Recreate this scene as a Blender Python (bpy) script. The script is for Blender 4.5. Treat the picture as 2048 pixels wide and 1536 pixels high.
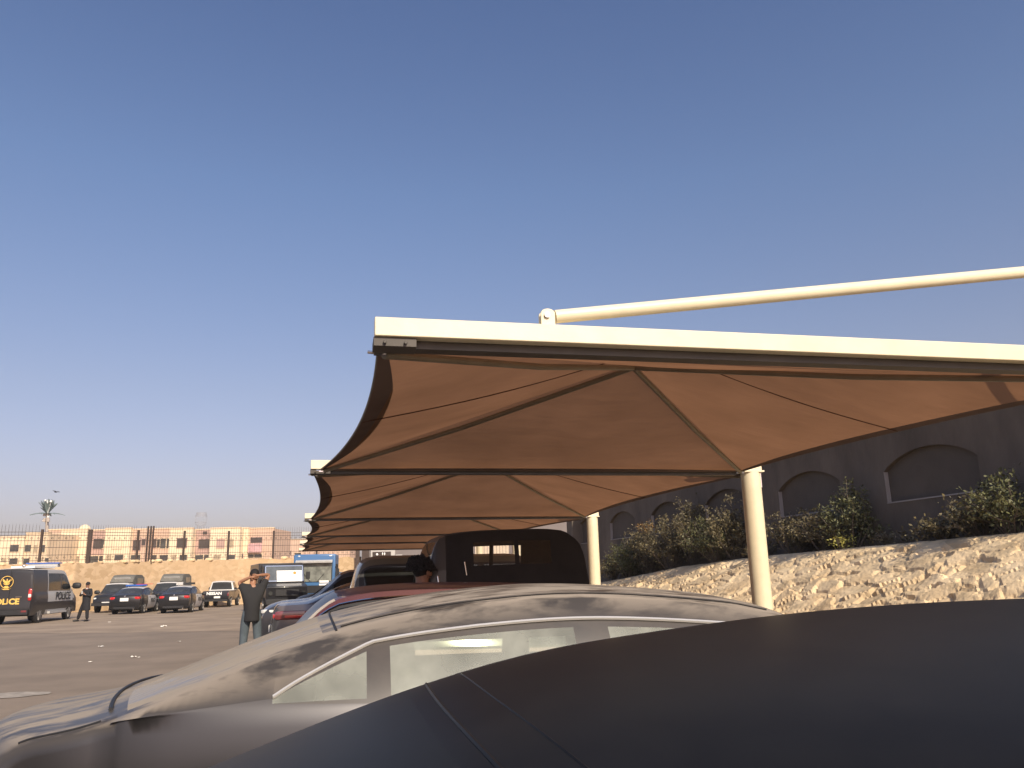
import bpy, bmesh, math, random
from mathutils import Vector, Matrix, noise
from math import radians, sin, cos, pi, tan, atan2, sqrt
R_ = random.Random(7)
sc = bpy.context.scene
for o in list(bpy.data.objects): bpy.data.objects.remove(o)

# ------------------------------------------------------------------ camera
EYE = 1.56; YAW, PITCH, ROLL = radians(12.5), radians(13.5), radians(-1.4)
FPX = 1600.0
_f = Vector((sin(YAW)*cos(PITCH), cos(YAW)*cos(PITCH), sin(PITCH)))
_r = Vector((cos(YAW), -sin(YAW), 0)); _u = _r.cross(_f)
RT = cos(ROLL)*_r + sin(ROLL)*_u; UP = -sin(ROLL)*_r + cos(ROLL)*_u
cd = bpy.data.cameras.new("camera"); cam = bpy.data.objects.new("camera", cd)
sc.collection.objects.link(cam); sc.camera = cam
m3 = Matrix((RT, UP, -_f)).transposed()
cam.matrix_world = Matrix.Translation((0, 0, EYE)) @ m3.to_4x4()
cd.sensor_width = 36; cd.lens = 36*FPX/2048; cd.clip_start = 0.05; cd.clip_end = 6000

# ------------------------------------------------------------------ sky + sun
SUN_EL = radians(35); SUN_AZ = radians(167)      # azimuth of the sun, clockwise from +Y
w = bpy.data.worlds.new("World"); sc.world = w; w.use_nodes = True
nt = w.node_tree; nt.nodes.clear()
sky = nt.nodes.new('ShaderNodeTexSky'); sky.sky_type = 'NISHITA'; sky.sun_disc = False
sky.sun_elevation = SUN_EL; sky.sun_rotation = SUN_AZ
sky.air_density = 1.0; sky.dust_density = 2.6; sky.ozone_density = 2.5; sky.altitude = 100
bg = nt.nodes.new('ShaderNodeBackground'); bg.inputs[1].default_value = 0.15
wo = nt.nodes.new('ShaderNodeOutputWorld')
# dusty desert air: the clear-sky model is warmed towards the horizon and made a little bluer overhead
tcw = nt.nodes.new('ShaderNodeTexCoord'); sxw = nt.nodes.new('ShaderNodeSeparateXYZ'); nt.links.new(tcw.outputs['Generated'], sxw.inputs[0])
rw_ = nt.nodes.new('ShaderNodeValToRGB'); nt.links.new(sxw.outputs[2], rw_.inputs[0]); els = rw_.color_ramp.elements
els[0].position = 0.0; els[0].color = (1.0, .73, .71, 1); els[1].position = .72; els[1].color = (.62, .68, .82, 1)
for p_, c_ in ((.09, (1.0, .75, .76)), (.22, (.94, .755, .75)), (.45, (.80, .79, .86)), (.62, (.67, .70, .83))):
    e_ = els.new(p_); e_.color = (*c_, 1)
mxw = nt.nodes.new('ShaderNodeMix'); mxw.data_type = 'RGBA'; mxw.blend_type = 'MULTIPLY'; mxw.inputs[0].default_value = 1
nt.links.new(sky.outputs[0], mxw.inputs[6]); nt.links.new(rw_.outputs[0], mxw.inputs[7])
nt.links.new(mxw.outputs[2], bg.inputs[0]); nt.links.new(bg.outputs[0], wo.inputs[0])
sd = bpy.data.lights.new("sun", 'SUN'); so = bpy.data.objects.new("sun", sd); sc.collection.objects.link(so)
sd.energy = 4.3; sd.angle = radians(0.5); sd.color = (1.0, 0.86, 0.66)
tos = Vector((sin(SUN_AZ)*cos(SUN_EL), cos(SUN_AZ)*cos(SUN_EL), sin(SUN_EL)))
so.rotation_euler = tos.to_track_quat('Z', 'Y').to_euler()
sc.view_settings.view_transform = 'Standard'; sc.view_settings.look = 'None'
sc.view_settings.gamma = 1; sc.view_settings.exposure = 0.17

# ------------------------------------------------------------------ placement helpers (2048x1536 pixel -> point)
def ray(x, y): return (x-1024)/FPX*RT - (y-768)/FPX*UP + _f
CO = Vector((0, 0, EYE))
def atZ(x, y, z=0): d = ray(x, y); return CO + d*((z-EYE)/d.z)
def atY(x, y, Y): d = ray(x, y); return CO + d*(Y/d.y)
def atX(x, y, X): d = ray(x, y); return CO + d*(X/d.x)
FH = Vector((sin(YAW), cos(YAW), 0)); RH = Vector((cos(YAW), -sin(YAW), 0))
def atD(x, y, D): d = ray(x, y); return CO + d*(D/d.dot(FH))

# ------------------------------------------------------------------ object helpers
def link(o): sc.collection.objects.link(o); return o
def tag(o, label=None, cat=None, group=None, kind=None):
    if label: o['label'] = label
    if cat: o['category'] = cat
    if group: o['group'] = group
    if kind: o['kind'] = kind
    return o
def empty(name, loc=(0, 0, 0), rz=0, label=None, cat=None, group=None):
    o = bpy.data.objects.new(name, None); link(o); o.location = loc; o.rotation_euler = (0, 0, rz)
    o.empty_display_size = .2
    return tag(o, label, cat, group)
def copy_tree(o, parent=None):
    c = o.copy(); link(c); c.parent = parent
    for ch in [k for k in bpy.data.objects if k.parent == o]:
        copy_tree(ch, c)
    return c

class MB:
    def __init__(s): s.v = []; s.f = []; s.fm = []
    def add(s, vs, fs):
        b = len(s.v); s.v += [tuple(p) for p in vs]; s.f += [tuple(b+i for i in f) for f in fs]; return s
    def box(s, c, d, rz=0, taper=1.0, rot=None):
        x, y, z = d[0]/2, d[1]/2, d[2]/2; vs = []
        for k in (-1, 1):
            t = taper if k == 1 else 1
            for a, b in ((-1, -1), (1, -1), (1, 1), (-1, 1)):
                p = Vector((a*x*t, b*y*t, k*z))
                if rot is not None: p = rot @ p
                elif rz: p = Matrix.Rotation(rz, 3, 'Z') @ p
                vs.append(p+Vector(c))
        return s.add(vs, [(3, 2, 1, 0), (4, 5, 6, 7), (0, 1, 5, 4), (1, 2, 6, 5), (2, 3, 7, 6), (3, 0, 4, 7)])
    def tube(s, pts, r, n=10, cap=True):
        pts = [Vector(p) for p in pts]; L = len(pts); rs = r if isinstance(r, (list, tuple)) else [r]*L
        rings = []; nrm = None
        for i, p in enumerate(pts):
            t = (pts[min(i+1, L-1)]-pts[max(i-1, 0)]).normalized()
            if nrm is None: nrm = t.orthogonal().normalized()
            else:
                nrm = nrm-t*nrm.dot(t)
                nrm = nrm.normalized() if nrm.length > 1e-6 else t.orthogonal().normalized()
            bi = t.cross(nrm)
            rings.append([p+rs[i]*(cos(2*pi*k/n)*nrm+sin(2*pi*k/n)*bi) for k in range(n)])
        vs = [q for g in rings for q in g]; fs = []
        for i in range(L-1):
            for k in range(n):
                a = i*n+k; b = i*n+(k+1) % n; fs.append((a, b, b+n, a+n))
        if cap: fs.append(tuple(range(n-1, -1, -1))); fs.append(tuple((L-1)*n+k for k in range(n)))
        return s.add(vs, fs)
    def ell(s, c, d, nu=12, nv=8, rot=None, pw=1.0):
        vs = []; fs = []
        sg = lambda t: (abs(t)**pw)*(1 if t >= 0 else -1)
        for j in range(nv+1):
            ph = -pi/2+pi*j/nv
            for i in range(nu):
                th = 2*pi*i/nu
                p = Vector((d[0]/2*sg(cos(ph))*sg(cos(th)), d[1]/2*sg(cos(ph))*sg(sin(th)), d[2]/2*sg(sin(ph))))
                if rot is not None: p = rot @ p
                vs.append(p+Vector(c))
        for j in range(nv):
            for i in range(nu):
                a = j*nu+i; b = j*nu+(i+1) % nu; fs.append((a, b, b+nu, a+nu))
        return s.add(vs, fs)
    def grid(s, rows):
        m = len(rows[0]); vs = [p for r in rows for p in r]; fs = []
        for j in range(len(rows)-1):
            for i in range(m-1):
                a = j*m+i; fs.append((a, a+1, a+m+1, a+m))
        return s.add(vs, fs)
    def prism(s, poly, off):           # flat polygon (list of Vector) extruded by vector off
        n = len(poly); off = Vector(off); vs = list(poly)+[Vector(p)+off for p in poly]
        fs = [tuple(range(n-1, -1, -1)), tuple(range(n, 2*n))]+[(i, (i+1) % n, n+(i+1) % n, n+i) for i in range(n)]
        return s.add(vs, fs)
    def build(s, name, mat, parent=None, smooth=False, merge=True, bevel=0, loc=None, sharp=35):
        me = bpy.data.meshes.new(name); me.from_pydata(s.v, [], s.f)
        bm = bmesh.new(); bm.from_mesh(me)
        if merge: bmesh.ops.remove_doubles(bm, verts=bm.verts, dist=1e-4)
        bmesh.ops.recalc_face_normals(bm, faces=bm.faces)
        bm.to_mesh(me); bm.free()
        o = link(bpy.data.objects.new(name, me))
        for m in (mat if isinstance(mat, list) else [mat]): me.materials.append(m)
        if bevel:
            b = o.modifiers.new('b', 'BEVEL'); b.width = bevel; b.segments = 2; b.limit_method = 'ANGLE'; smooth = True
        if smooth:
            for p in me.polygons: p.use_smooth = True
            try: me.set_sharp_from_angle(angle=radians(sharp))
            except Exception: pass
        if parent: o.parent = parent
        if loc: o.location = loc
        return o

def text(s, size, mat, parent, loc, rot, name='lettering', bold=.0, sx=1.0, depth=.004, align='CENTER'):
    c = bpy.data.curves.new('t', 'FONT'); c.body = s; c.size = size; c.extrude = depth; c.offset = bold
    c.align_x = align; c.align_y = 'CENTER'; c.resolution_u = 3
    t = bpy.data.objects.new('t', c); link(t); dg = bpy.context.evaluated_depsgraph_get()
    me = bpy.data.meshes.new_from_object(t.evaluated_get(dg)); bpy.data.objects.remove(t)
    me.transform(Matrix.Diagonal((sx, 1, 1, 1)))
    o = link(bpy.data.objects.new(name, me)); me.materials.clear(); me.materials.append(mat)
    if parent: o.parent = parent
    o.location = loc; o.rotation_euler = rot
    return o

# ------------------------------------------------------------------ materials
def mat(name, col, rough=.6, metal=0, var=.12, scale=4, bump=0, bscale=30, coat=0, spec=.5, col2=None, stretch=None, thr=(.35, .65)):
    m = bpy.data.materials.new(name); m.use_nodes = True; n = m.node_tree.nodes; l = m.node_tree.links
    b = n['Principled BSDF']; b.inputs['Roughness'].default_value = rough; b.inputs['Metallic'].default_value = metal
    b.inputs['Coat Weight'].default_value = coat; b.inputs['Coat Roughness'].default_value = .05
    b.inputs['Specular IOR Level'].default_value = spec
    tc = n.new('ShaderNodeTexCoord'); mp = n.new('ShaderNodeMapping'); l.new(tc.outputs['Object'], mp.inputs[0])
    if stretch: mp.inputs['Scale'].default_value = stretch
    nz = n.new('ShaderNodeTexNoise'); nz.inputs['Scale'].default_value = scale; nz.inputs['Detail'].default_value = 12; nz.inputs['Roughness'].default_value = .62
    l.new(mp.outputs[0], nz.inputs['Vector'])
    rp = n.new('ShaderNodeValToRGB'); l.new(nz.outputs[0], rp.inputs[0])
    c1 = [c*(1-var) for c in col]; c2 = [min(1, c*(1+var)) for c in col] if col2 is None else list(col2)
    rp.color_ramp.elements[0].position = thr[0]; rp.color_ramp.elements[1].position = thr[1]
    rp.color_ramp.elements[0].color = (*c1, 1); rp.color_ramp.elements[1].color = (*c2, 1)
    l.new(rp.outputs[0], b.inputs['Base Color'])
    if bump:
        n2 = n.new('ShaderNodeTexNoise'); n2.inputs['Scale'].default_value = bscale; n2.inputs['Detail'].default_value = 5
        l.new(mp.outputs[0], n2.inputs['Vector'])
        bp = n.new('ShaderNodeBump'); bp.inputs['Strength'].default_value = bump; bp.inputs['Distance'].default_value = .02
        l.new(n2.outputs[0], bp.inputs['Height']); l.new(bp.outputs[0], b.inputs['Normal'])
    return m

def paint(name, col, rough=.3, metal=.0, dust=.3, dustcol=(.42, .36, .29), coat=.6, nscale=2.2, lo=.35, hi=.75, up=(.25, .9), streak=(1, 1, 1), base_dust=.06, film=0.0):
    """car paint with settled dust on the faces that look up"""
    m = bpy.data.materials.new(name); m.use_nodes = True; n = m.node_tree.nodes; l = m.node_tree.links
    b = n['Principled BSDF']; b.inputs['Specular IOR Level'].default_value = .05 if coat < .1 else .5; b.inputs['Base Color'].default_value = (*col, 1); b.inputs['Roughness'].default_value = rough
    b.inputs['Metallic'].default_value = metal; b.inputs['Coat Weight'].default_value = coat; b.inputs['Coat Roughness'].default_value = .08
    d = n.new('ShaderNodeBsdfDiffuse'); d.inputs[0].default_value = (*dustcol, 1)
    tc = n.new('ShaderNodeTexCoord'); mp = n.new('ShaderNodeMapping'); mp.inputs['Scale'].default_value = streak
    l.new(tc.outputs['Object'], mp.inputs[0])
    nz = n.new('ShaderNodeTexNoise'); nz.inputs['Scale'].default_value = nscale; nz.inputs['Detail'].default_value = 7; nz.inputs['Roughness'].default_value = .62
    nz.inputs['Distortion'].default_value = .35
    l.new(mp.outputs[0], nz.inputs['Vector'])
    mr = n.new('ShaderNodeMapRange'); mr.inputs[1].default_value = lo; mr.inputs[2].default_value = hi
    l.new(nz.outputs[0], mr.inputs[0])
    ge = n.new('ShaderNodeNewGeometry'); sx = n.new('ShaderNodeSeparateXYZ'); l.new(ge.outputs['Normal'], sx.inputs[0])
    mu = n.new('ShaderNodeMapRange'); mu.inputs[1].default_value = up[0]; mu.inputs[2].default_value = up[1]; l.new(sx.outputs[2], mu.inputs[0])
    ml = n.new('ShaderNodeMath'); ml.operation = 'MULTIPLY'; l.new(mr.outputs[0], ml.inputs[0]); l.new(mu.outputs[0], ml.inputs[1])
    m2 = n.new('ShaderNodeMath'); m2.operation = 'MULTIPLY_ADD'; l.new(ml.outputs[0], m2.inputs[0]); m2.inputs[1].default_value = dust; m2.inputs[2].default_value = base_dust
    m2.use_clamp = True
    if film:                                   # a thin even film wherever the surface leans back a little
        mf = n.new('ShaderNodeMapRange'); mf.inputs[1].default_value = .05; mf.inputs[2].default_value = .55; mf.inputs[4].default_value = film; l.new(sx.outputs[2], mf.inputs[0])
        m3_ = n.new('ShaderNodeMath'); m3_.operation = 'ADD'; m3_.use_clamp = True; l.new(m2.outputs[0], m3_.inputs[0]); l.new(mf.outputs[0], m3_.inputs[1]); m2 = m3_
    mx = n.new('ShaderNodeMixShader'); l.new(m2.outputs[0], mx.inputs[0]); l.new(b.outputs[0], mx.inputs[1]); l.new(d.outputs[0], mx.inputs[2])
    l.new(mx.outputs[0], n['Material Output'].inputs[0])
    return m

def glass(name, tint=(.55, .62, .55), see=.5, dust=.3, dustcol=(.45, .43, .36), rough=.05):
    """thin car glass: glossy reflection, some see-through, a film of dust"""
    m = bpy.data.materials.new(name); m.use_nodes = True; n = m.node_tree.nodes; l = m.node_tree.links; n.remove(n['Principled BSDF'])
    t = n.new('ShaderNodeBsdfTransparent'); t.inputs[0].default_value = (*[c*see*1.6 if c*see*1.6 < 1 else 1 for c in tint], 1)
    d = n.new('ShaderNodeBsdfDiffuse')
    tc = n.new('ShaderNodeTexCoord'); nz = n.new('ShaderNodeTexNoise'); nz.inputs['Scale'].default_value = 4; nz.inputs['Detail'].default_value = 8
    l.new(tc.outputs['Object'], nz.inputs['Vector'])
    rp = n.new('ShaderNodeValToRGB'); l.new(nz.outputs[0], rp.inputs[0]); rp.color_ramp.elements[0].position = .35; rp.color_ramp.elements[1].position = .65
    rp.color_ramp.elements[0].color = (*[c*.62 for c in dustcol], 1); rp.color_ramp.elements[1].color = (*[min(1, c*1.15) for c in dustcol], 1)
    l.new(rp.outputs[0], d.inputs[0])
    g = n.new('ShaderNodeBsdfGlossy'); g.inputs['Roughness'].default_value = rough
    fr = n.new('ShaderNodeFresnel'); fr.inputs[0].default_value = 1.5
    a = n.new('ShaderNodeMixShader'); a.inputs[0].default_value = dust; l.new(t.outputs[0], a.inputs[1]); l.new(d.outputs[0], a.inputs[2])
    c = n.new('ShaderNodeMixShader'); l.new(fr.outputs[0], c.inputs[0]); l.new(a.outputs[0], c.inputs[1]); l.new(g.outputs[0], c.inputs[2])
    l.new(c.outputs[0], n['Material Output'].inputs[0])
    return m

M = {}
M['black_plastic'] = mat('black_plastic', (.018, .018, .02), .55)
M['rubber'] = mat('rubber', (.02, .019, .018), .85, var=.3)
M['rim'] = mat('rim', (.35, .34, .33), .4, .8)
M['chrome'] = mat('chrome', (.75, .74, .72), .12, 1, var=.03)
M['red_lens'] = mat('red_lens', (.55, .02, .02), .15, coat=1, var=.2)
M['red_dim'] = mat('red_dim', (.16, .03, .035), .2, coat=1, var=.2)
M['white_lens'] = mat('white_lens', (.75, .75, .72), .12, coat=1, var=.1)
M['amber'] = mat('amber', (.7, .28, .04), .2, coat=1)
M['plate'] = mat('plate', (.78, .78, .75), .5, var=.04)
M['blue_lens'] = mat('blue_lens', (.04, .12, .42), .2, coat=1)
M['dark_glass'] = mat('dark_glass', (.016, .018, .018), .08, spec=.35, var=.3, scale=2)
M['dusty_glass'] = mat('dusty_glass', (.16, .15, .125), .3, spec=.5, var=.25, scale=1.5)
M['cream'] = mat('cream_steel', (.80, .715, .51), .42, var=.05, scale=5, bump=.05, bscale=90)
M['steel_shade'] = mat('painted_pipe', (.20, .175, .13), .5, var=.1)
M['dark_shaded_steel'] = mat('dark_shaded_steel', (.075, .065, .055), .6)  # dark cleats; on the gutters this dark tone is painted-in shade
M['dark_interior'] = mat('dark_interior', (.035, .035, .036), .8)
M['seat_fabric'] = mat('seat_fabric', (.06, .057, .055), .9)

# ------------------------------------------------------------------ setting: ground
def sheet(name, pts, z, m, kind='structure', sub=None):
    b = MB(); b.add([(p[0], p[1], z) for p in pts], [tuple(range(len(pts)))])
    o = b.build(name, m); return tag(o, kind=kind)
M['asphalt'] = mat('asphalt', (.245, .192, .143), .9, var=.15, scale=.5, bump=.45, bscale=45)
M['apron'] = mat('dusty_concrete', (.32, .245, .175), .95, var=.2, scale=.5, bump=.3, bscale=40)
M['sand'] = mat('sand', (.42, .33, .22), .95, var=.15, scale=.05)
sheet('desert_ground', [(-940, -140), (740, -140), (740, 1540), (-940, 1540)], -.012, M['sand'])
sheet('asphalt_lot', [(-60, -25), (7.5, -25), (7.0, 80), (40, 130), (-60, 90)], 0, M['asphalt'])
a0 = atZ(0, 1268); a1 = atZ(480, 1262); dr = (a1-a0).normalized()
q0 = a0-dr*40; q1 = a1+dr*1.2
ap = [q0]
for k in range(60):
    t = k/59; p = q0.lerp(q1, t); ap.append(p+Vector((noise.noise(p*.35)*.5, noise.noise(p*.6+Vector((9, 0, 0)))*1.1, 0)))
ap += [Vector((1.5, 34, 0)), Vector((2, 80, 0)), Vector((-45, 80, 0)), q0+Vector((0, 20, 0))]
sheet('dusty_apron', ap[1:], .004, M['apron'])
# worn patches of paint / dust on the asphalt
M['patch'] = mat('worn_paint', (.34, .30, .25), .95, var=.25, scale=5)
def blob(name, c, rx, ry, ang, z, m, seed=0):
    pts = []
    for k in range(28):
        t = 2*pi*k/28; r = 1+.35*noise.noise(Vector((cos(t)*1.3, sin(t)*1.3, seed*3.1)))+.12*noise.noise(Vector((cos(t)*5, sin(t)*5, seed)))
        x, y = cos(t)*rx*r, sin(t)*ry*r
        pts.append((c[0]+x*cos(ang)-y*sin(ang), c[1]+x*sin(ang)+y*cos(ang)))
    return sheet(name, pts, z, m)
blob('dust_patch', atZ(5, 1391), .75, .32, -.15, .008, M['patch'], 1)

# litter on the lot
M['paper'] = mat('litter_paper', (.8, .77, .7), .8, var=.08)
LIT = [((203, 1294), .17, 'crumpled white paper cup lying alone on the open asphalt, brightest of the litter'),
       ((267, 1315), .13, 'flattened pale wrapper on the asphalt beside a smaller scrap'),
       ((277, 1316), .08, 'tiny pale scrap of paper touching the right of a flat wrapper'),
       ((181, 1325), .10, 'small pale scrap farthest left of the asphalt litter, nearest the viewer'),
       ((219, 1245), .15, 'white scrap lying just in front of the left police saloon'),
       ((327, 1254), .26, 'long flat pale strip of rubbish lying in front of the right police saloon'),
       ((358, 1284), .12, 'little pale scrap on the asphalt to the left of the standing man')]
for (px, s, lab) in LIT:
    s *= .42; p = atZ(*px); b = MB(); n = 6
    vs = []
    for j in range(n):
        for i in range(n):
            u = (i/(n-1)-.5)*s*2; v = (j/(n-1)-.5)*s*1.3
            vs.append((u+R_.uniform(-.2, .2)*s*.3, v+R_.uniform(-.2, .2)*s*.3, .012+abs(R_.gauss(0, 1))*s*.22))
    fs = [(j*n+i, j*n+i+1, (j+1)*n+i+1, (j+1)*n+i) for j in range(n-1) for i in range(n-1)]
    b.add(vs, fs); o = b.build('litter', M['paper'], loc=p); o.rotation_euler = (0, 0, R_.uniform(0, 3))
    tag(o, lab, 'litter', 'scraps of litter on the car park')

# ------------------------------------------------------------------ stone bank on the right
ROW = -.042                                   # the parking row drifts left by this much per metre
def bank_top(Y):
    k = [(-20, 2.15), (0, 2.12), (10, 2.03), (14, 1.95), (18, 1.87), (22, 1.7), (26, 1.42), (31, 1.1), (40, .4), (80, .3)]
    for (a, za), (b, zb) in zip(k, k[1:]):
        if Y <= b: return za+(zb-za)*(Y-a)/(b-a)
    return .3
def bank_foot(Y): return 6.75+ROW*(Y-8)
def bank_head(Y): return 10.3+ROW*(Y-8)
def stone_h(u, v):
    q = Vector((u*2.1+noise.noise(Vector((u*1.7, v*1.7, 3)))*.5, v*2.9+noise.noise(Vector((u*1.9, v*1.9, 8)))*.5, 0))
    d, pts = noise.voronoi(q)
    e = d[1]-d[0]; p = pts[0]
    hsh = noise.cell(p*7.31); h2 = noise.cell(p*3.17+Vector((5, 1, 2))); h3 = noise.cell(p*5.7+Vector((1, 8, 2)))
    loc = q-p
    tilt = loc.x*(hsh-.0)*.16+loc.y*(h2)*.2
    edge = min(1, e/.14); edge = edge*edge*(3-2*edge)
    gap = (.55+.45*h3) if h3 > -.3 else .25
    return edge*gap*.050+tilt*.30+h2*.012+noise.noise(Vector((u*9, v*9, 0)))*.012+noise.noise(Vector((u*24, v*24, 0)))*.006
b = MB(); rows = []
ys = []; y = 3.0
while y < 36: ys.append(y); y += .045+max(0, y-9)*.0035
for Y in ys:
    zt = bank_top(Y); f, h = bank_foot(Y), bank_head(Y); L = sqrt((h-f)**2+zt**2); nx, nz = -zt/L, (h-f)/L; r = []
    NV = 84
    for j in range(NV+1):
        t = j/NV; hh = stone_h(Y, t*L) * min(1, (1-t)*14+.15)
        r.append((f+(h-f)*t+nx*hh, Y, zt*t+nz*hh+.012*sin(t*pi)))
    rows.append(r)
b.grid(rows)
def stone_mat():
    m = bpy.data.materials.new('limestone'); m.use_nodes = True; n = m.node_tree.nodes; l = m.node_tree.links; bs = n['Principled BSDF']; bs.inputs['Roughness'].default_value = .95
    bs.inputs['Specular IOR Level'].default_value = .2
    tc = n.new('ShaderNodeTexCoord')
    n1 = n.new('ShaderNodeTexNoise'); n1.inputs['Scale'].default_value = 1.6; n1.inputs['Detail'].default_value = 8
    l.new(tc.outputs['Object'], n1.inputs['Vector'])
    vo = n.new('ShaderNodeTexVoronoi'); vo.inputs['Scale'].default_value = 2.3; l.new(tc.outputs['Object'], vo.inputs['Vector'])
    rp = n.new('ShaderNodeValToRGB'); rp.color_ramp.elements[0].position = .3; rp.color_ramp.elements[1].position = .7
    rp.color_ramp.elements[0].color = (.60, .44, .255, 1); rp.color_ramp.elements[1].color = (.82, .645, .41, 1)
    l.new(n1.outputs[0], rp.inputs[0])
    hs = n.new('ShaderNodeSeparateXYZ'); l.new(vo.outputs['Color'], hs.inputs[0])
    mr = n.new('ShaderNodeMapRange'); mr.inputs[3].default_value = .82; mr.inputs[4].default_value = 1.12; l.new(hs.outputs[0], mr.inputs[0])
    mx = n.new('ShaderNodeVectorMath'); mx.operation = 'SCALE'; l.new(rp.outputs[0], mx.inputs[0]); l.new(mr.outputs[0], mx.inputs['Scale'])
    l.new(mx.outputs[0], bs.inputs['Base Color'])
    n2 = n.new('ShaderNodeTexNoise'); n2.inputs['Scale'].default_value = 22; n2.inputs['Detail'].default_value = 6; l.new(tc.outputs['Object'], n2.inputs['Vector'])
    bp = n.new('ShaderNodeBump'); bp.inputs['Strength'].default_value = .5; bp.inputs['Distance'].default_value = .02
    l.new(n2.outputs[0], bp.inputs['Height']); l.new(bp.outputs[0], bs.inputs['Normal'])
    return m
M['limestone'] = stone_mat()
tag(b.build('stone_slope', M['limestone'], merge=False, smooth=False), kind='structure')
# coarse continuation of the slope behind the camera and far along, and the planted terrace
b = MB(); b.grid([[(bank_foot(Y), Y, 0), (bank_head(Y), Y, bank_top(Y))] for Y in (-20, -10, 0, 3.0)])
b.grid([[(bank_foot(Y), Y, 0), (bank_head(Y), Y, bank_top(Y))] for Y in (36, 44, 60)])
tag(b.build('stone_slope', M['limestone']), kind='structure')
M['soil'] = mat('dry_soil', (.13, .10, .07), .95, var=.3, scale=3, bump=.6, bscale=12)
def wallX(Y): return 11.35+ROW*Y
b = MB(); rows = []
for k in range(120):
    Y = -20+k*.66
    r = []
    for j in range(8):
        t = j/7; x = bank_head(Y)-.02+(wallX(Y)+.3-bank_head(Y))*t
        r.append((x, Y, bank_top(Y)-.03+.10*t+noise.noise(Vector((x*2, Y*2, 0)))*.05*min(1, t*3)))
    rows.append(r)
b.grid(rows); tag(b.build('terrace_soil', M['soil'], smooth=True), kind='structure')
# concrete kerb strip at the slope foot
M['kerb'] = mat('kerb_concrete', (.30, .27, .23), .9, var=.15, scale=3, bump=.3)
b = MB(); b.add([(6.45+ROW*(Y-8)+dx, Y, z) for Y in (-20, 60) for dx, z in ((0, 0), (0, .13), (.28, .13), (.28, 0))],
                [(0, 1, 5, 4), (1, 2, 6, 5), (2, 3, 7, 6), (0, 4, 7, 3)][:3]); tag(b.build('kerb', M['kerb']), kind='structure')

# ------------------------------------------------------------------ arched boundary wall on the right (in shade)
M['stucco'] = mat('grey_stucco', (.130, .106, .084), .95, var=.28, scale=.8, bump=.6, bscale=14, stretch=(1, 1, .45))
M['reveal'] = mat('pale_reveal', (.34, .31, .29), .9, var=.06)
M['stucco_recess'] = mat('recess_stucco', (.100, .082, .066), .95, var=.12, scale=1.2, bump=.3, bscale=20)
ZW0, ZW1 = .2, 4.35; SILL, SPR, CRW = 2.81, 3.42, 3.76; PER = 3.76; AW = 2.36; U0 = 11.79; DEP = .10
wall = empty('boundary_wall', (wallX(0), 0, 0), atan2(ROW, 1)*-1, 'long grey rendered wall with blind arched recesses in shade above the stone slope', 'wall')
# local frame: y along the wall, x = depth (negative towards the lot)
b = MB(); FX = 0.0
far = [U0-3*PER+PER*k for k in range(0, 9)]     # near jamb of every recess: [u, u+AW]
def arch(t): return SPR+(CRW-SPR)*(1-(2*t-1)**2)**.85 if 0 < t < 1 else SPR
NA = 18; prev = -20.0
for u in far:
    a, c = u, u+AW; rv = MB()
    b.add([(FX, prev, ZW0), (FX, a, ZW0), (FX, a, ZW1), (FX, prev, ZW1)], [(0, 1, 2, 3)])
    b.add([(FX, a, ZW0), (FX, c, ZW0), (FX, c, SILL), (FX, a, SILL)], [(0, 1, 2, 3)])
    for i in range(NA):
        t0, t1 = i/NA, (i+1)/NA
        b.add([(FX, a+AW*t0, arch(t0)), (FX, a+AW*t1, arch(t1)), (FX, a+AW*t1, ZW1), (FX, a+AW*t0, ZW1)], [(0, 1, 2, 3)])
        b.add([(FX, a+AW*t0, arch(t0)), (FX, a+AW*t1, arch(t1)), (FX+DEP, a+AW*t1, arch(t1)), (FX+DEP, a+AW*t0, arch(t0))], [(0, 1, 2, 3)])
    for y in (a, c):
        rv.add([(FX, y, SILL), (FX+DEP, y, SILL), (FX+DEP, y, SPR), (FX, y, SPR)], [(0, 1, 2, 3)])
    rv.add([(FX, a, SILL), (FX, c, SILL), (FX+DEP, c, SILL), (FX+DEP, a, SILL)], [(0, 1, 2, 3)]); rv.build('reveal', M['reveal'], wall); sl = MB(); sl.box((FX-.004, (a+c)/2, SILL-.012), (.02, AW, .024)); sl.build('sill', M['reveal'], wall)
    prev = c
END = 32.6
b.add([(FX, prev, ZW0), (FX, END, ZW0), (FX, END, ZW1), (FX, prev, ZW1)], [(0, 1, 2, 3)])
b.add([(FX, -20, ZW1), (FX, END, ZW1), (FX+.35, END, ZW1), (FX+.35, -20, ZW1)], [(0, 1, 2, 3)])
b.add([(FX+.35, -20, ZW0), (FX+.35, END, ZW0), (FX+.35, END, ZW1), (FX+.35, -20, ZW1)], [(0, 1, 2, 3)])
b.add([(FX, END, ZW0), (FX+.35, END, ZW0), (FX+.35, END, ZW1), (FX, END, ZW1)], [(0, 1, 2, 3)])
b.add([(FX, -20, ZW0), (FX+.35, -20, ZW0), (FX+.35, -20, ZW1), (FX, -20, ZW1)], [(0, 1, 2, 3)])
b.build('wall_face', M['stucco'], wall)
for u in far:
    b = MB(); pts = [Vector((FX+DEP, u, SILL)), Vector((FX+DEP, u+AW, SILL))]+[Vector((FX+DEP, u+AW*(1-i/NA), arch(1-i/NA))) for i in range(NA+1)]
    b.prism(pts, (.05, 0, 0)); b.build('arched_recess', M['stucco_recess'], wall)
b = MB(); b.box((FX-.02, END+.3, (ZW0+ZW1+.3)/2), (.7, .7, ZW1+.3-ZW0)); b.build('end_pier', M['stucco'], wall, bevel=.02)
b = MB(); b.box((FX+.17, (END-20)/2, ZW1+.07), (.55, END+20, .13)); b.build('coping', M['stucco'], wall, bevel=.02)

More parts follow.
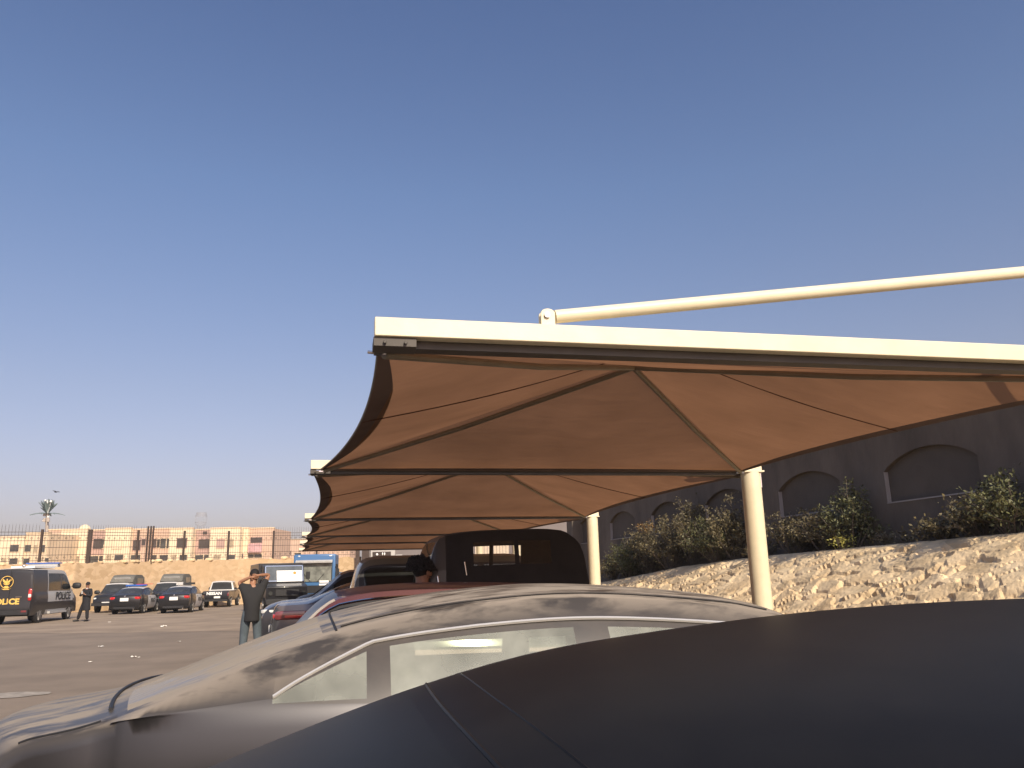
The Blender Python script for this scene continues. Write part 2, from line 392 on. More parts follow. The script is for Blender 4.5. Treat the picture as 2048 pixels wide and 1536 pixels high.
# ------------------------------------------------------------------ shrubs on the terrace
def leafmat(name, c1, c2):
    m = bpy.data.materials.new(name); m.use_nodes = True; n = m.node_tree.nodes; l = m.node_tree.links; bs = n['Principled BSDF']; bs.inputs['Roughness'].default_value = .6
    oi = n.new('ShaderNodeNewGeometry'); rp = n.new('ShaderNodeValToRGB'); rp.color_ramp.elements[0].color = (*c1, 1); rp.color_ramp.elements[1].color = (*c2, 1)
    l.new(oi.outputs['Random Per Island'], rp.inputs[0]); l.new(rp.outputs[0], bs.inputs['Base Color'])
    return m
LM = [leafmat('leaf_olive', (.06, .052, .028), (.19, .155, .075)), leafmat('leaf_green', (.05, .056, .024), (.15, .15, .06)),
      leafmat('leaf_rust', (.16, .09, .03), (.34, .2, .06)), leafmat('leaf_yellow', (.25, .24, .05), (.5, .46, .12))]
M['twig'] = mat('twig', (.16, .13, .10), .9)
def shrub(loc, w, h, seed, n=1500, lm=0, label='', spiky=.5):
    rr = random.Random(seed); root = empty('shrub', loc, 0, label, 'shrub', 'shrubs growing along the foot of the grey wall')
    tw = MB(); lf = MB(); tips = []
    nst = max(8, int(14*w))
    for k in range(nst):
        a = rr.uniform(0, 2*pi); r = rr.random()**.6*w*.5; top = Vector((cos(a)*r, sin(a)*r, h*(.55+.45*rr.random())*(1-.35*(r/(w*.5))**2)))
        base = Vector((cos(a)*r*.2, sin(a)*r*.2, 0)); mid = base.lerp(top, .5)+Vector((rr.uniform(-.1, .1), rr.uniform(-.1, .1), 0))
        tw.tube([base, mid, top], [.012, .008, .003], 5); tips.append((base, mid, top))
        for q in range(4):
            t = rr.uniform(.3, .9); p = base.lerp(mid, t*2) if t < .5 else mid.lerp(top, (t-.5)*2)
            e = p+Vector((rr.uniform(-.3, .3)*w, rr.uniform(-.3, .3)*w, rr.uniform(.05, .35)*h*.6)); tw.tube([p, e], [.005, .002], 4); tips.append((p, p.lerp(e, .5), e))
    for k in range(n):
        a_, m_, t_ = rr.choice(tips); t = rr.random()**.6
        p = (a_.lerp(m_, t*2) if t < .5 else m_.lerp(t_, (t-.5)*2))+Vector((rr.gauss(0, 1), rr.gauss(0, 1), rr.gauss(0, .7)))*(.055+.05*(1-t))
        if p.z < .02: p.z = rr.uniform(.02, .2)
        s = rr.uniform(.018, .046); d = Vector((rr.gauss(0, 1), rr.gauss(0, 1), rr.gauss(.4, .8))).normalized(); sd = d.orthogonal().normalized()
        sd = Matrix.Rotation(rr.uniform(0, 6.28), 3, d) @ sd
        lf.add([p, p+d*s*.9+sd*s*.5, p+d*s*2, p+d*s*.9-sd*s*.5], [(0, 1, 2, 3)])
    lf.build('foliage', LM[lm], root, merge=False); tw.build('stems', M['twig'], root, merge=False)
    return root
def on_terrace(px, off=.35):       # terrace point seen at pixel column px
    Y = 20.0
    for _ in range(40):
        X = bank_head(Y)+off; d = ray(px, 1150); Y = Y*.5+.5*X*d.y/d.x
    return Vector((bank_head(Y)+off, Y, bank_top(Y)-.02))
SH = [(1228, 1.3, 1.0, 0, 'low olive shrub at the far end of the stone slope, leftmost of the shrubs', .2),
      (1262, 1.6, 1.35, 1, 'wide green shrub just left of the rusty-leaved one by the far arches', .3),
      (1298, 1.5, 1.75, 0, 'tall olive shrub in front of the fifth blind arch', .45),
      (1345, 1.7, 1.55, 0, 'rounded shrub between the two tallest clumps near the far column', .2),
      (1392, 1.3, 2.15, 0, 'tallest leggy shrub with a ragged top standing over the middle of the shrubs', .4),
      (1440, 1.5, 1.3, 1, 'bushy shrub close to the left side of the nearest cream column', .2),
      (1476, 1.2, 1.6, 0, 'leggy shrub with side-spreading tips directly behind the nearest cream column', .4),
      (1590, 1.5, 1.0, 0, 'low sparse shrub to the right of the nearest cream column', .3),
      (1655, 1.3, .95, 0, 'dense olive shrub under the second blind arch from the right', .3),
      (1712, 1.0, 1.4, 1, 'tall upright green shrub standing between the two largest blind arches', .3),
      (1905, .8, .5, 0, 'small wispy shrub under the right end of the largest blind arch', .3),
      (1975, 1.1, .75, 0, 'olive shrub near the right edge beneath the wall', .3),
      (2040, 1.2, .95, 1, 'green shrub at the far right edge beneath the wall', .3)]
for i, (px, w_, h_, lm, lab, off) in enumerate(SH):
    shrub(on_terrace(px, off*.6+.1), w_*1.15, h_*1.08, 100+i, int(1500*w_*h_)+600, lm, lab)
s = shrub(on_terrace(1300, .2)+Vector((-.1, -.3, 1.25)), .5, .45, 77, 260, 2, 'rust-orange leaved sprig sticking up above the far shrubs')
s = shrub(on_terrace(1694, .05), .35, .32, 78, 220, 3, 'small yellow-green clump at the slope edge under the tall upright shrub')
for px in (1510, 1545, 1780, 1830, 1860):
    p = on_terrace(px, R_.uniform(.1, .4)); o = shrub(p, .5, .35, px, 150, 0, ['dry tuft just right of the nearest cream column', 'dry tuft under the left jamb of the second largest arch', 'dry tuft below the left corner of the largest arch', 'dry tuft under the middle of the largest arch', 'dry tuft under the right half of the largest arch'][(1510, 1545, 1780, 1830, 1860).index(px)]); o['group'] = 'dry tufts on the terrace'

# ------------------------------------------------------------------ canopy row
def fabric_mat(name, tr, df, rough=.9):
    m = bpy.data.materials.new(name); m.use_nodes = True; n = m.node_tree.nodes; l = m.node_tree.links; n.remove(n['Principled BSDF'])
    d = n.new('ShaderNodeBsdfDiffuse'); t = n.new('ShaderNodeBsdfTranslucent'); ad = n.new('ShaderNodeAddShader')
    tc = n.new('ShaderNodeTexCoord'); nz = n.new('ShaderNodeTexNoise'); nz.inputs['Scale'].default_value = 1.1; nz.inputs['Detail'].default_value = 5
    l.new(tc.outputs['Object'], nz.inputs['Vector'])
    for sh, c in ((d, df), (t, tr)):
        rp = n.new('ShaderNodeValToRGB'); rp.color_ramp.elements[0].position = .3; rp.color_ramp.elements[1].position = .7
        rp.color_ramp.elements[0].color = (*[x*.84 for x in c], 1); rp.color_ramp.elements[1].color = (*[x*1.14 for x in c], 1)
        l.new(nz.outputs[0], rp.inputs[0]); l.new(rp.outputs[0], sh.inputs[0])
    wv = n.new('ShaderNodeTexNoise'); wv.inputs['Scale'].default_value = 160; l.new(tc.outputs['Object'], wv.inputs['Vector'])
    bp = n.new('ShaderNodeBump'); bp.inputs['Strength'].default_value = .25; bp.inputs['Distance'].default_value = .003; l.new(wv.outputs[0], bp.inputs['Height'])
    wr = n.new('ShaderNodeTexNoise'); wr.inputs['Scale'].default_value = 2.2; wr.inputs['Detail'].default_value = 3; mpw = n.new('ShaderNodeMapping'); mpw.inputs['Scale'].default_value = (1, 2.6, 1); l.new(tc.outputs['Object'], mpw.inputs[0]); l.new(mpw.outputs[0], wr.inputs['Vector'])
    b2 = n.new('ShaderNodeBump'); b2.inputs['Strength'].default_value = .22; b2.inputs['Distance'].default_value = .05; l.new(wr.outputs[0], b2.inputs['Height']); l.new(bp.outputs[0], b2.inputs['Normal'])
    l.new(b2.outputs[0], d.inputs['Normal']); l.new(b2.outputs[0], t.inputs['Normal'])
    l.new(d.outputs[0], ad.inputs[0]); l.new(t.outputs[0], ad.inputs[1]); l.new(ad.outputs[0], n['Material Output'].inputs[0])
    return m
M['fabric'] = fabric_mat('shade_cloth', (.135, .068, .036), (.20, .125, .08))
M['hem'] = fabric_mat('shade_cloth_double', (.035, .024, .021), (.17, .13, .115))
M['seam'] = mat('seam_thread', (.10, .045, .025), .9)
BY = [4.55, 10.42, 18.87, 26.1, 31.6, 38.6]        # the beams' distances
BL = [.19, -.33, -.69, -1.02, -1.30, -1.62]        # their left ends
ZB0, ZB1 = 2.935, 3.05
COLX = [7.5, 5.76, 6.10, 5.8, 5.55, 5.25]
def canopy_frame(i):
    Y, xl, xc = BY[i], BL[i], COLX[i]
    labs = ['nearest canopy beam of cream steel with its long tie rod above', 'second canopy frame whose cream column stands nearest in view on the right',
            'third canopy frame whose slimmer column stands beside the black jeep', 'fourth canopy frame back along the row', 'fifth canopy frame, second farthest of the row',
            'last and farthest canopy frame of the row by the blue truck']
    f = empty('canopy_frame', (xc, Y, 0), 0, labs[i], 'canopy frame', 'cream steel frames of the parking canopy')
    th = .125
    b = MB(); b.box(((xl+xc+.16)/2-xc, 0, (ZB0+ZB1)/2), (xc+.16-xl, .10, ZB1-ZB0)); b.build('beam', M['cream'], f, bevel=.006)
    H = ZB0 if i else ZB0
    b = MB(); b.tube([(0, 0, -.05), (0, 0, ZB0)], .135, 40); b.build('column', M['cream'], f, smooth=True, sharp=60)
    b = MB(); b.tube([(0, 0, ZB1), (0, 0, 3.114+.1428*(xc-xl-1.1)+.12)], .09, 32); b.build('mast', M['cream'], f, smooth=True, sharp=60)
    b = MB(); b.box((0, 0, .012), (.5, .5, .024))
    for a in (-.18, .18):
        for c in (-.18, .18): b.tube([(a, c, .02), (a, c, .07)], .016, 8)
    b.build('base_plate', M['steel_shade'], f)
    if i == 1:
        b = MB(); b.box((.128, -.045, 2.80), (.012, .05, .20), rz=-.3); b.build('foil_tape', M['chrome'], f)
    # bracket and tie rod
    bx = xl+1.05-xc
    b = MB(); pts = [Vector((bx-.045, -.03, ZB1-.002)), Vector((bx+.045, -.03, ZB1-.002))]
    for k in range(9):
        a = pi*k/8; pts.append(Vector((bx+.045*cos(a)*1.0, -.03, ZB1+.075+.032*sin(a))))
    b.prism(pts, (0, .016, 0)); b.prism([p+Vector((0, .05, 0)) for p in pts], (0, .016, 0)); b.build('bracket', M['cream'], f, bevel=.003)
    b = MB(); b.tube([(bx-.008, -.045, ZB1+.062), (bx-.008, .05, ZB1+.062)], .019, 12); b.build('bolt', M['rim'], f, smooth=True)
    b = MB(); b.tube([(bx+.05, 0, ZB1+.064), (0, 0, 3.114+.1428*(xc-xl-1.1))], .0425, 28); b.build('tie_rod', M['cream'], f, smooth=True, sharp=60)
    # end cleat under the tip
    b = MB(); b.box((xl+.12-xc, .05, ZB0-.029), (.25, .16, .056))
    for a in (.06, .18): b.tube([(xl+a-xc, -.05, ZB0-.035), (xl+a-xc, -.035, ZB0-.035)], .011, 8)
    b.build('end_cleat', M['dark_shaded_steel'], f, bevel=.003)
    # brace plate at the column
    b = MB(); b.box((0, 0, ZB0-.012), (.30, .26, .022)); b.build('head_plate', M['cream'], f)
    b = MB(); b.box(((xl+.02+xc-.2)/2-xc, .085, ZB0-.026), (xc-xl-.22, .11, .048)); b.build('gutter', M['dark_shaded_steel'], f)  # channel below the beam, the shade there put into its dark colour
    return f
for i in range(6): canopy_frame(i)
BAYLAB = ['nearest brown shade cloth bay, the big one above the dusty sedan', 'second brown shade cloth bay behind the nearest one', 'third shade cloth bay seen as a narrow brown band',
          'fourth shade cloth bay, thin band above the black jeep', 'farthest shade cloth bay, thinnest band above the blue truck']
def shade_bay(i):
    Y0, Y1 = BY[i]+.14, BY[i+1]-.11
    P00 = Vector((BL[i]+.03, Y0, 2.908)); P01 = Vector((BL[i+1]+.13, Y1, 2.925)); P10 = Vector((COLX[i]-(1.51 if i == 0 else .02), Y0, 2.908)); P11 = Vector((COLX[i+1]-.19, Y1, 2.925))
    A = (P00+P01+P10+P11)/4; A.z = 3.66; A.y = (Y0+Y1)/2+.0; A.x += .05
    root = empty('shade_canopy', (A.x, A.y, 0), 0, BAYLAB[i], 'shade canopy', 'brown shade cloths stretched over the parking row'); off = Vector((A.x, A.y, 0))
    def edge(a, c, inx, rise=.0):
        out = []
        for k in range(25):
            t = k/24; s_ = 4*t*(1-t); p = a.lerp(c, t); out.append(p+Vector((inx*s_, 0, rise*s_)))
        return out
    EL = edge(P00, P01, .15, .0); ER = edge(P10, P11, -.24, .0); EN = edge(P00, P10, 0, .0); EF = edge(P01, P11, 0, .0)
    fab = MB(); K = 12
    def facet(E):
        rows = []
        for k in range(K+1):
            r = k/K; rows.append([(p.lerp(A, r)-Vector((0, 0, .05*4*r*(1-r)*sin(pi*j/24)))-off) for j, p in enumerate(E)])
        fab.grid(rows)
    for E in (EL, ER, EN, EF): facet(E)
    fab.build('fabric', M['fabric'], root, smooth=True, sharp=12)
    # hems: doubled cloth along the open edges
    for E, inx, wd in ((EL, 1, .20), (ER, -1, .085), (EN, 0, .07), (EF, 0, .07)):
        h = MB(); rows = []
        for r_ in (0, 1):
            rows.append([(p+(A-p).normalized()*wd*(.25+.75*min(1, 4.5*(j/24)*(1-j/24)+.25))*r_+Vector((0, 0, -.006-.010*(1-r_)))-off) for j, p in enumerate(E)])
        rows.append([(p-off+Vector((0, 0, .004))) for p in E])
        h.grid(rows); h.build('hem', M['hem'], root, smooth=True)
    # edge cable
    for E in (EL, ER):
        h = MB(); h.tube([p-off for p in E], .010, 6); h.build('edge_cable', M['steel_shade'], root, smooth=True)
    for P in (P00, P10, P01, P11):
        h = MB(); q = A.lerp(P, .985); h.tube([A-off+Vector((0, 0, -.05)), A.lerp(P, .5)-off+Vector((0, 0, -.075)), q-off+Vector((0, 0, -.035))], .027, 10)
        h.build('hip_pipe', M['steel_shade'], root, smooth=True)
    for P, dx in ((P00, 1), (P10, -1), (P01, 1), (P11, -1)):
        h = MB(); h.tube([P-off+Vector((-.06*dx, .02, -.015)), P-off+Vector((.05*dx, 0, -.03))], .011, 8); h.box(P-off+Vector((.0, 0, -.03)), (.05, .05, .012)); h.build('corner_shackle', M['chrome'], root)
    # seams at constant distance on the two side facets, one across the far facet
    ys_ = Y0+(Y1-Y0)*.40
    for E, near in ((EL, P00), (ER, P10)):
        t = min(range(25), key=lambda k: abs(E[k].y-ys_)); s0 = E[t]; hr = (s0.y-near.y)/(A.y-near.y); s1 = near.lerp(A, hr)
        h = MB(); n = 10
        pts = []
        for k in range(n+1):
            q = s0.lerp(s1, k/n); pts.append(q-off+Vector((0, 0, -.012-.045*sin(pi*k/n)*.9)))
        h.tube(pts, .0055+.0006*i, 5); h.build('seam', M['seam'], root)
    return root
for i in range(5): shade_bay(i)

# ------------------------------------------------------------------ vehicles
def crom(P, n):
    out = []; idx = []
    for i in range(len(P)-1):
        p0 = P[max(i-1, 0)]; p1 = P[i]; p2 = P[i+1]; p3 = P[min(i+2, len(P)-1)]
        idx.append(len(out))
        L = math.dist(p1[:2], p2[:2]); k = max(3, int(L/n))
        for j in range(k):
            t = j/k; q = []
            for a, b_, c, d in zip(p0, p1, p2, p3):
                m1 = (c-a)*.5; m2 = (d-b_)*.5
                # limit overshoot
                s = c-b_
                m1 = max(-abs(s)*2.2, min(abs(s)*2.2, m1)); m2 = max(-abs(s)*2.2, min(abs(s)*2.2, m2))
                q.append((2*t**3-3*t*t+1)*b_+(t**3-2*t*t+t)*m1+(-2*t**3+3*t*t)*c+(t**3-t*t)*m2)
            out.append(tuple(q))
    idx.append(len(out)); out.append(tuple(P[-1])); return out, idx

def vehicle(name, loc, rz, label, S, group=None, cat='car'):
    """S: dict describing a body: ctl=(x,z,hy,crown,bow)*, ibl, irr, iwt, iwb (indices), belt, windows, colours"""
    root = empty(name, loc, rz, label, cat, group)
    P, idx = crom(S['ctl'], S.get('res', .07))
    ibl, irr, iwt, iwb = [idx[k] for k in S['cab']]
    P = [list(p)+[None] for p in P]
    for k in range(len(P)): P[k][5] = 'bl' if ibl <= k < irr else 'roof' if irr <= k < iwt else 'ws' if iwt <= k < iwb else 'body'
    xs = sorted({x for wdw in S['windows'] for x in wdw})
    for x in xs:                                   # put a station exactly on every pillar
        for k in range(ibl, iwb):
            if P[k][0] < x-1e-3 and P[k+1][0] > x+1e-3:
                t = (x-P[k][0])/(P[k+1][0]-P[k][0]); q = [P[k][a]+(P[k+1][a]-P[k][a])*t for a in range(5)]+[P[k][5]]
                P.insert(k+1, q); iwb += 1
                break
    ibl = next(k for k, p in enumerate(P) if p[5] == 'bl'); irr = next(k for k, p in enumerate(P) if p[5] == 'roof')
    iwt = next(k for k, p in enumerate(P) if p[5] == 'ws'); iwb = max(k for k, p in enumerate(P) if p[5] == 'ws')+1
    N = len(P); MC = 20; parts = {}
    def part(k): return parts.setdefault(k, MB())
    zone = S.get('zone', lambda kind, x, z, side: 'body')
    def top(k, w): x, z, hy, cr, bow, _ = P[k]; return Vector((x+bow*(1-w*w), hy*w, z+cr*(1-abs(w)**2.4)))
    ws_r = (iwt+.06*(iwb-iwt), iwt+.95*(iwb-iwt)); bl_r = (ibl+.07*(irr-ibl), ibl+.93*(irr-ibl))
    W = [-1+2*j/MC for j in range(MC+1)]
    for k in range(N-1):
        for j in range(MC):
            wm = (W[j]+W[j+1])/2; kind = 'body'
            if ws_r[0] <= k < ws_r[1] and abs(wm) < .92: kind = 'windshield'
            elif bl_r[0] <= k < bl_r[1] and abs(wm) < .90 and S.get('rear_glass', True): kind = 'rear_window'
            else:
                kind = zone('top', (P[k][0]+P[k+1][0])/2, (P[k][1]+P[k+1][1])/2, wm)
            part(kind).add([top(k, W[j]), top(k, W[j+1]), top(k+1, W[j+1]), top(k+1, W[j])], [(0, 1, 2, 3)])
    xB0, zB0, yB0 = P[ibl][0], P[ibl][1], P[ibl][2]; xB1, zB1, yB1 = P[iwb][0], P[iwb][1], P[iwb][2]
    bulge = S.get('bulge', .06); beltz = S.get('beltdip', .0); zbot = S.get('zbot', .24)
    L0, L1 = P[0][0], P[-1][0]
    def belt(k):
        if ibl < k < iwb:
            u = (P[k][0]-xB0)/(xB1-xB0); u = min(1, max(0, u)); s = sin(pi*u)**.5
            return Vector((P[k][0], yB0+(yB1-yB0)*u+S.get('beltbulge', .05)*s, zB0+(zB1-zB0)*u-beltz*s))
        return Vector((P[k][0], P[k][2], P[k][1]))
    VR = S.get('vrows', [0, .05, .09, .3, .6, .82, .87, 1])
    def vrow(x):
        if 'tip' not in S: return VR
        x0, ln = S['tip']
        if x >= x0+ln: return VR
        s_ = max(.03, min(1, (x-x0)/ln))**.55; vt = .16
        return [0.0]+[vt+(v_-vt)*s_ for v_ in VR[1:-1]]+[1.0]
    TR = [0, .06, .16, .3, .45, .62, .8, .93, 1]
    trims = []
    for sd in (-1, 1):
        tr = []
        for k in range(ibl, iwb):
            A0, A1 = belt(k), belt(k+1); E0, E1 = Vector((P[k][0], P[k][2], P[k][1])), Vector((P[k+1][0], P[k+1][2], P[k+1][1]))
            xm = (P[k][0]+P[k+1][0])/2; win = any(a-1e-4 < xm < c+1e-4 for a, c in S['windows'])
            wid = next((i for i, (a, c) in enumerate(S['windows']) if a-1e-4 < xm < c+1e-4), 0)
            for r in range(7):
                g = lambda A, E, v: (lambda p: Vector((p.x, sd*(p.y+.022*sin(pi*v)), p.z)))(A.lerp(E, v))
                V0, V1 = vrow(P[k][0]), vrow(P[k+1][0])
                q = [g(A0, E0, V0[r]), g(A1, E1, V1[r]), g(A1, E1, V1[r+1]), g(A0, E0, V0[r+1])]
                if win and 2 <= r <= 4: key = ('window', sd, wid)
                elif (1 <= r <= 5) and S['windows'][0][0]-(.0 if 'tip' in S else .06) < xm < S['windows'][-1][1]+.06: key = ('pillar', sd) if S.get('black_pillar') else 'body'
                else: key = zone('green', xm, (A0.z+E0.z)/2, sd)
                part(key).add(q, [(0, 1, 2, 3)])
            if S['windows'][0][0]-(.005 if 'tip' in S else .03) <= P[k][0] <= S['windows'][-1][1]+.03:
                p = A0.lerp(E0, vrow(P[k][0])[6]+.03); tr.append(Vector((p.x, sd*(p.y+.024*sin(pi*.86)+.009), p.z)))
        trims.append(tr)
        for k in range(N-1):
            A0, A1 = belt(k), belt(k+1)
            def low(A, t):
                e = min(1, (A.x-L0+.02)/.5, (L1-A.x+.02)/.5); e = max(0, e)**.5
                zb = min(zbot, A.z) if abs(A.z-zbot) > 1e-6 else zbot
                y = A.y+bulge*e*(sin(pi*min(1, t*1.25))**.8 if t < .8 else 0)-.07*e*max(0, (t-.75)/.25)**1.5+(.0)
                return Vector((A.x, sd*y, A.z+(zb-A.z)*t))
            for r in range(len(TR)-1):
                q = [low(A0, TR[r]), low(A1, TR[r]), low(A1, TR[r+1]), low(A0, TR[r+1])]
                key = zone('side', (A0.x+A1.x)/2, (q[0].z+q[2].z)/2, sd)
                part(key).add(q, [(0, 1, 2, 3)])
    col = S['mats']; order = sorted(parts.keys(), key=str)
    bodyobj = None
    for k in order:
        mb = parts[k]
        if isinstance(k, tuple): nm, mt = ('side_window', col.get('window')) if k[0] == 'window' else ('window_frame', col['pillar'])
        else: nm = {'body': 'body'}.get(k, k); mt = col[k]
        o = mb.build(nm, mt, root, smooth=True, sharp=S.get('sharp', 40))
        if k == 'body': bodyobj = o
    # underbody
    b = MB(); b.box(((L0+L1)/2, 0, zbot+.04), (L1-L0-.5, P[N//2][2]*2*.95, .12)); b.build('underbody', M['black_plastic'], root)
    # wheels
    R = S.get('wr', .32); ty = S.get('track', .80)
    for wx in S['wheels']:
        for sd in (-1, 1):
            tw = .2; y0 = sd*ty
            b = MB(); b.tube([(wx, y0-sd*.10, R+.03), (wx, y0+sd*.012, R+.03)], R+.05, 28); b.build('wheel_arch', M['black_plastic'], root, smooth=True)
            wh = MB(); prof = [(0, R-.1), (-.01, R-.02), (.02, R), (tw-.04, R), (tw-.01, R-.02), (tw, R-.07)]
            wh.tube([(0, sd*(a-tw+.03), 0) for a, r in prof], [r for a, r in prof], 28); wo_ = wh.build('wheel', M['rubber'], root, smooth=True, loc=(wx, y0, R))
            rm = MB(); rm.tube([(0, sd*.018, 0), (0, sd*.036, 0)], R*.66, 24)
            for k in range(7):
                a = 2*pi*k/7; rm.box((cos(a)*R*.36, sd*.042, sin(a)*R*.36), (R*.62, .02, R*.13), rot=Matrix.Rotation(-a, 3, 'Y'))
            rm.tube([(0, sd*.03, 0), (0, sd*.058, 0)], R*.16, 14)
            rm.build('rim', M['rim'], wo_, smooth=True)
    if S.get('trim'):
        for tr in trims:
            b = MB(); b.tube(tr, .008, 6); b.build('window_trim', M[S['trim']], root, smooth=True)
    for sd in (-1, 1):
        for hx, hz in S.get('handles', []):
            b = MB(); b.ell((hx, sd*S.get('handle_y', .9), hz), (.17, .035, .03), 10, 6); b.build('door_handle', col.get('handle', col['body']), root, smooth=True)
        if 'mirror' in S:
            mx, my, mz, ms = S['mirror']; b = MB(); b.ell((mx, sd*(my+.1*ms), mz), (.12*ms, .22*ms, .16*ms), 12, 8, pw=.7)
            b.tube([(mx, sd*(my-.06), mz-.03), (mx, sd*(my+.05), mz)], .025, 6); b.build('mirror', col.get('mirror', M['black_plastic']), root, smooth=True)
    for (nm, mt, items) in S.get('extra', []):
        for it in items:
            b = MB(); it(b); b.build(nm, M[mt] if isinstance(mt, str) else mt, root, smooth=True, bevel=.0)
    if S.get('seats'):
        for (sx, n_) in S['seats']:
            for sy in ([-.36, .36] if n_ == 2 else [-.4, 0, .4]):
                b = MB(); b.ell((sx, sy, .82), (.18, .46, .62), 14, 10, pw=.6, rot=Matrix.Rotation(-.18, 3, 'Y')); b.ell((sx+.12+.1, sy, .5), (.5, .46, .2), 12, 8, pw=.6)
                b.build('seat', M['seat_fabric'], root, smooth=True)
                b = MB(); b.ell((sx-.07, sy, 1.22), (.09, .28, .20), 12, 8, pw=.7); b.tube([(sx-.06, sy, 1.0), (sx-.07, sy, 1.15)], .02, 6); b.build('headrest', M['seat_fabric'], root, smooth=True)
    root['w_'] = 0; del root['w_']
    return root, P, top

def lens(c, d, rz=0, pw=.6):
    return lambda b: b.ell(c, d, 14, 8, rot=Matrix.Rotation(rz, 3, 'Z'), pw=pw)
def bx(c, d, rz=0): return lambda b: b.box(c, d, rz)
def tb(pts, r, n=8): return lambda b: b.tube(pts, r, n)
def both(f): return [f(-1), f(1)]
def strip(P, top, k, w0, w1, wd, lift=.003, n=16):
    pass

SEDAN = [(-2.20, .28, .74, 0, -.06), (-2.28, .52, .80, 0, -.08), (-2.30, .78, .80, 0, -.09), (-2.22, 1.00, .77, .03, -.09), (-1.80, 1.05, .76, .04, -.07), (-1.02, 1.36, .60, .055, -.03),
         (-.2, 1.425, .61, .055, 0), (.38, 1.37, .60, .055, .03), (1.18, .99, .74, .05, .12), (1.75, .88, .74, .05, .13), (2.12, .72, .70, .03, .14), (2.24, .5, .70, 0, .14), (2.20, .26, .68, 0, .12)]
def cabs(ctl, a=4, b_=5, c=7, d=8): return (a, b_, c, d)

# --- silver dusty saloon, tail towards the aisle (left) -------------------------------------------
M['silver'] = paint('silver_paint', (.06, .06, .065), .34, .85, film=.14, dust=.82, dustcol=(.335, .288, .235), nscale=3.8, lo=.40, hi=.56, up=(.62, .96), streak=(.7, 2.4, 1.5), coat=.10, base_dust=.012)
M['door_frame'] = paint('dusty_door_frame', (.018, .018, .02), .4, .0, dust=.2, dustcol=(.30, .25, .20), nscale=4, lo=.2, hi=.8, up=(-.2, .6), coat=.2, base_dust=.08)
M['bright_trim'] = mat('bright_trim', (.86, .82, .74), .28, .6, var=.03)
M['silver_glass_rear'] = paint('dusty_rear_glass', (.05, .055, .055), .15, 0, dust=.9, dustcol=(.335, .29, .235), nscale=2.8, lo=.30, hi=.50, up=(.2, .6), streak=(.7, 3.0, 1), coat=1, base_dust=.15)
M['silver_window'] = glass('dusty_side_glass', (.72, .78, .68), .8, .33, (.78, .80, .68))
SILV = [(-1.98, .28, .68, 0, -.26), (-2.06, .52, .75, 0, -.28), (-2.08, .84, .75, 0, -.28), (-1.98, 1.01, .72, .03, -.27), (-1.68, 1.09, .75, .035, -.11), (-.92, 1.345, .61, .06, -.04),
        (-.35, 1.44, .62, .06, -.01), (.15, 1.46, .62, .06, 0), (.75, 1.41, .61, .06, .02), (1.05, 1.355, .61, .06, .03), (1.92, 1.02, .74, .05, .12), (2.3, .90, .72, .05, .14), (2.52, .72, .70, .03, .14), (2.62, .5, .70, 0, .14), (2.58, .26, .68, 0, .12)]
SX, SY = .92, 4.02
S = dict(ctl=SILV, cab=(4, 5, 9, 10), sharp=80, tip=(-1.13, .36), windows=[(-1.13, -.79), (-.70, .05), (.20, 1.25)], mats=dict(body=M['silver'], windshield=M['silver_window'], rear_window=M['silver_glass_rear'], window=M['silver_window'], pillar=M['door_frame'], handle=M['silver'], mirror=M['silver']),
         wheels=(-1.38, 1.55), black_pillar=True, trim='bright_trim', beltdip=-.03, beltbulge=.08, bulge=.045, handles=[(-.35, .90), (.65, .87)], handle_y=.875, mirror=(1.25, .80, .98, 1.1), seats=[(-.55, 3), (.45, 2)], res=.035, vrows=[0, .05, .11, .3, .55, .70, .76, 1],
         extra=[('taillight', 'red_lens', both(lambda s: lens((-2.12, s*.62, .83), (.3, .26, .16), s*.5))), ('headlight', 'white_lens', both(lambda s: lens((2.4, s*.60, .66), (.4, .2, .13)))),
                ('licence_plate', 'plate', [bx((-2.37, 0, .70), (.015, .42, .12))]), ('bumper', 'black_plastic', [bx((-2.24, 0, .33), (.12, 1.2, .10)), bx((2.70, 0, .35), (.12, 1.2, .10))])])
silver, SP, Stop = vehicle('dusty_sedan', (SX, SY, 0), 0, 'silver sedan thick with dust, its tail towards the aisle, parked beyond the black roof', S)
# gaps and roof mouldings on the silver car
def surf_line(P, top, pts, r, name, m, root, lift=.0):
    b = MB(); out = []
    for (kk, w_) in pts:
        k = int(kk); t = kk-k; k2 = min(k+1, len(P)-1); out.append(top(k, w_).lerp(top(k2, w_), t)+Vector((0, 0, lift)))
    b.tube(out, r, 6, cap=True); return b.build(name, m, root, smooth=True)
def kx(P, x):            # fractional station for a given x on the roofline
    ks = [k for k in range(len(P)-1) if P[k][0] <= x < P[k+1][0] and P[k][1] > .8]
    if not ks: return len(P)//2
    k = ks[0]; return k+(x-P[k][0])/(P[k+1][0]-P[k][0])
wl = [(-.92+1.84*j/24) for j in range(25)]
surf_line(SP, Stop, [(kx(SP, -1.68), w_*.84) for w_ in wl], .0085, 'boot_gap', M['black_plastic'], silver, .004)
surf_line(SP, Stop, [(kx(SP, -.90), w_) for w_ in wl], .005, 'roof_joint', M['black_plastic'], silver, .001)
for s_ in (-1, 1):
    surf_line(SP, Stop, [(kx(SP, -.88+j*1.9/30), s_*.86) for j in range(31)], .006, 'roof_moulding', M['silver'], silver, .003)
    surf_line(SP, Stop, [(kx(SP, -1.96+j*.25/12), s_*.93) for j in range(13)], .005, 'boot_edge', M['black_plastic'], silver, .001)
b = MB(); b.box((.8, 0, .9), (.25, 1.35, .16)); b.ell((.62, -.36, .92), (.06, .36, .36), 14, 8); b.build('dashboard', M['dark_interior'], silver, bevel=.02)
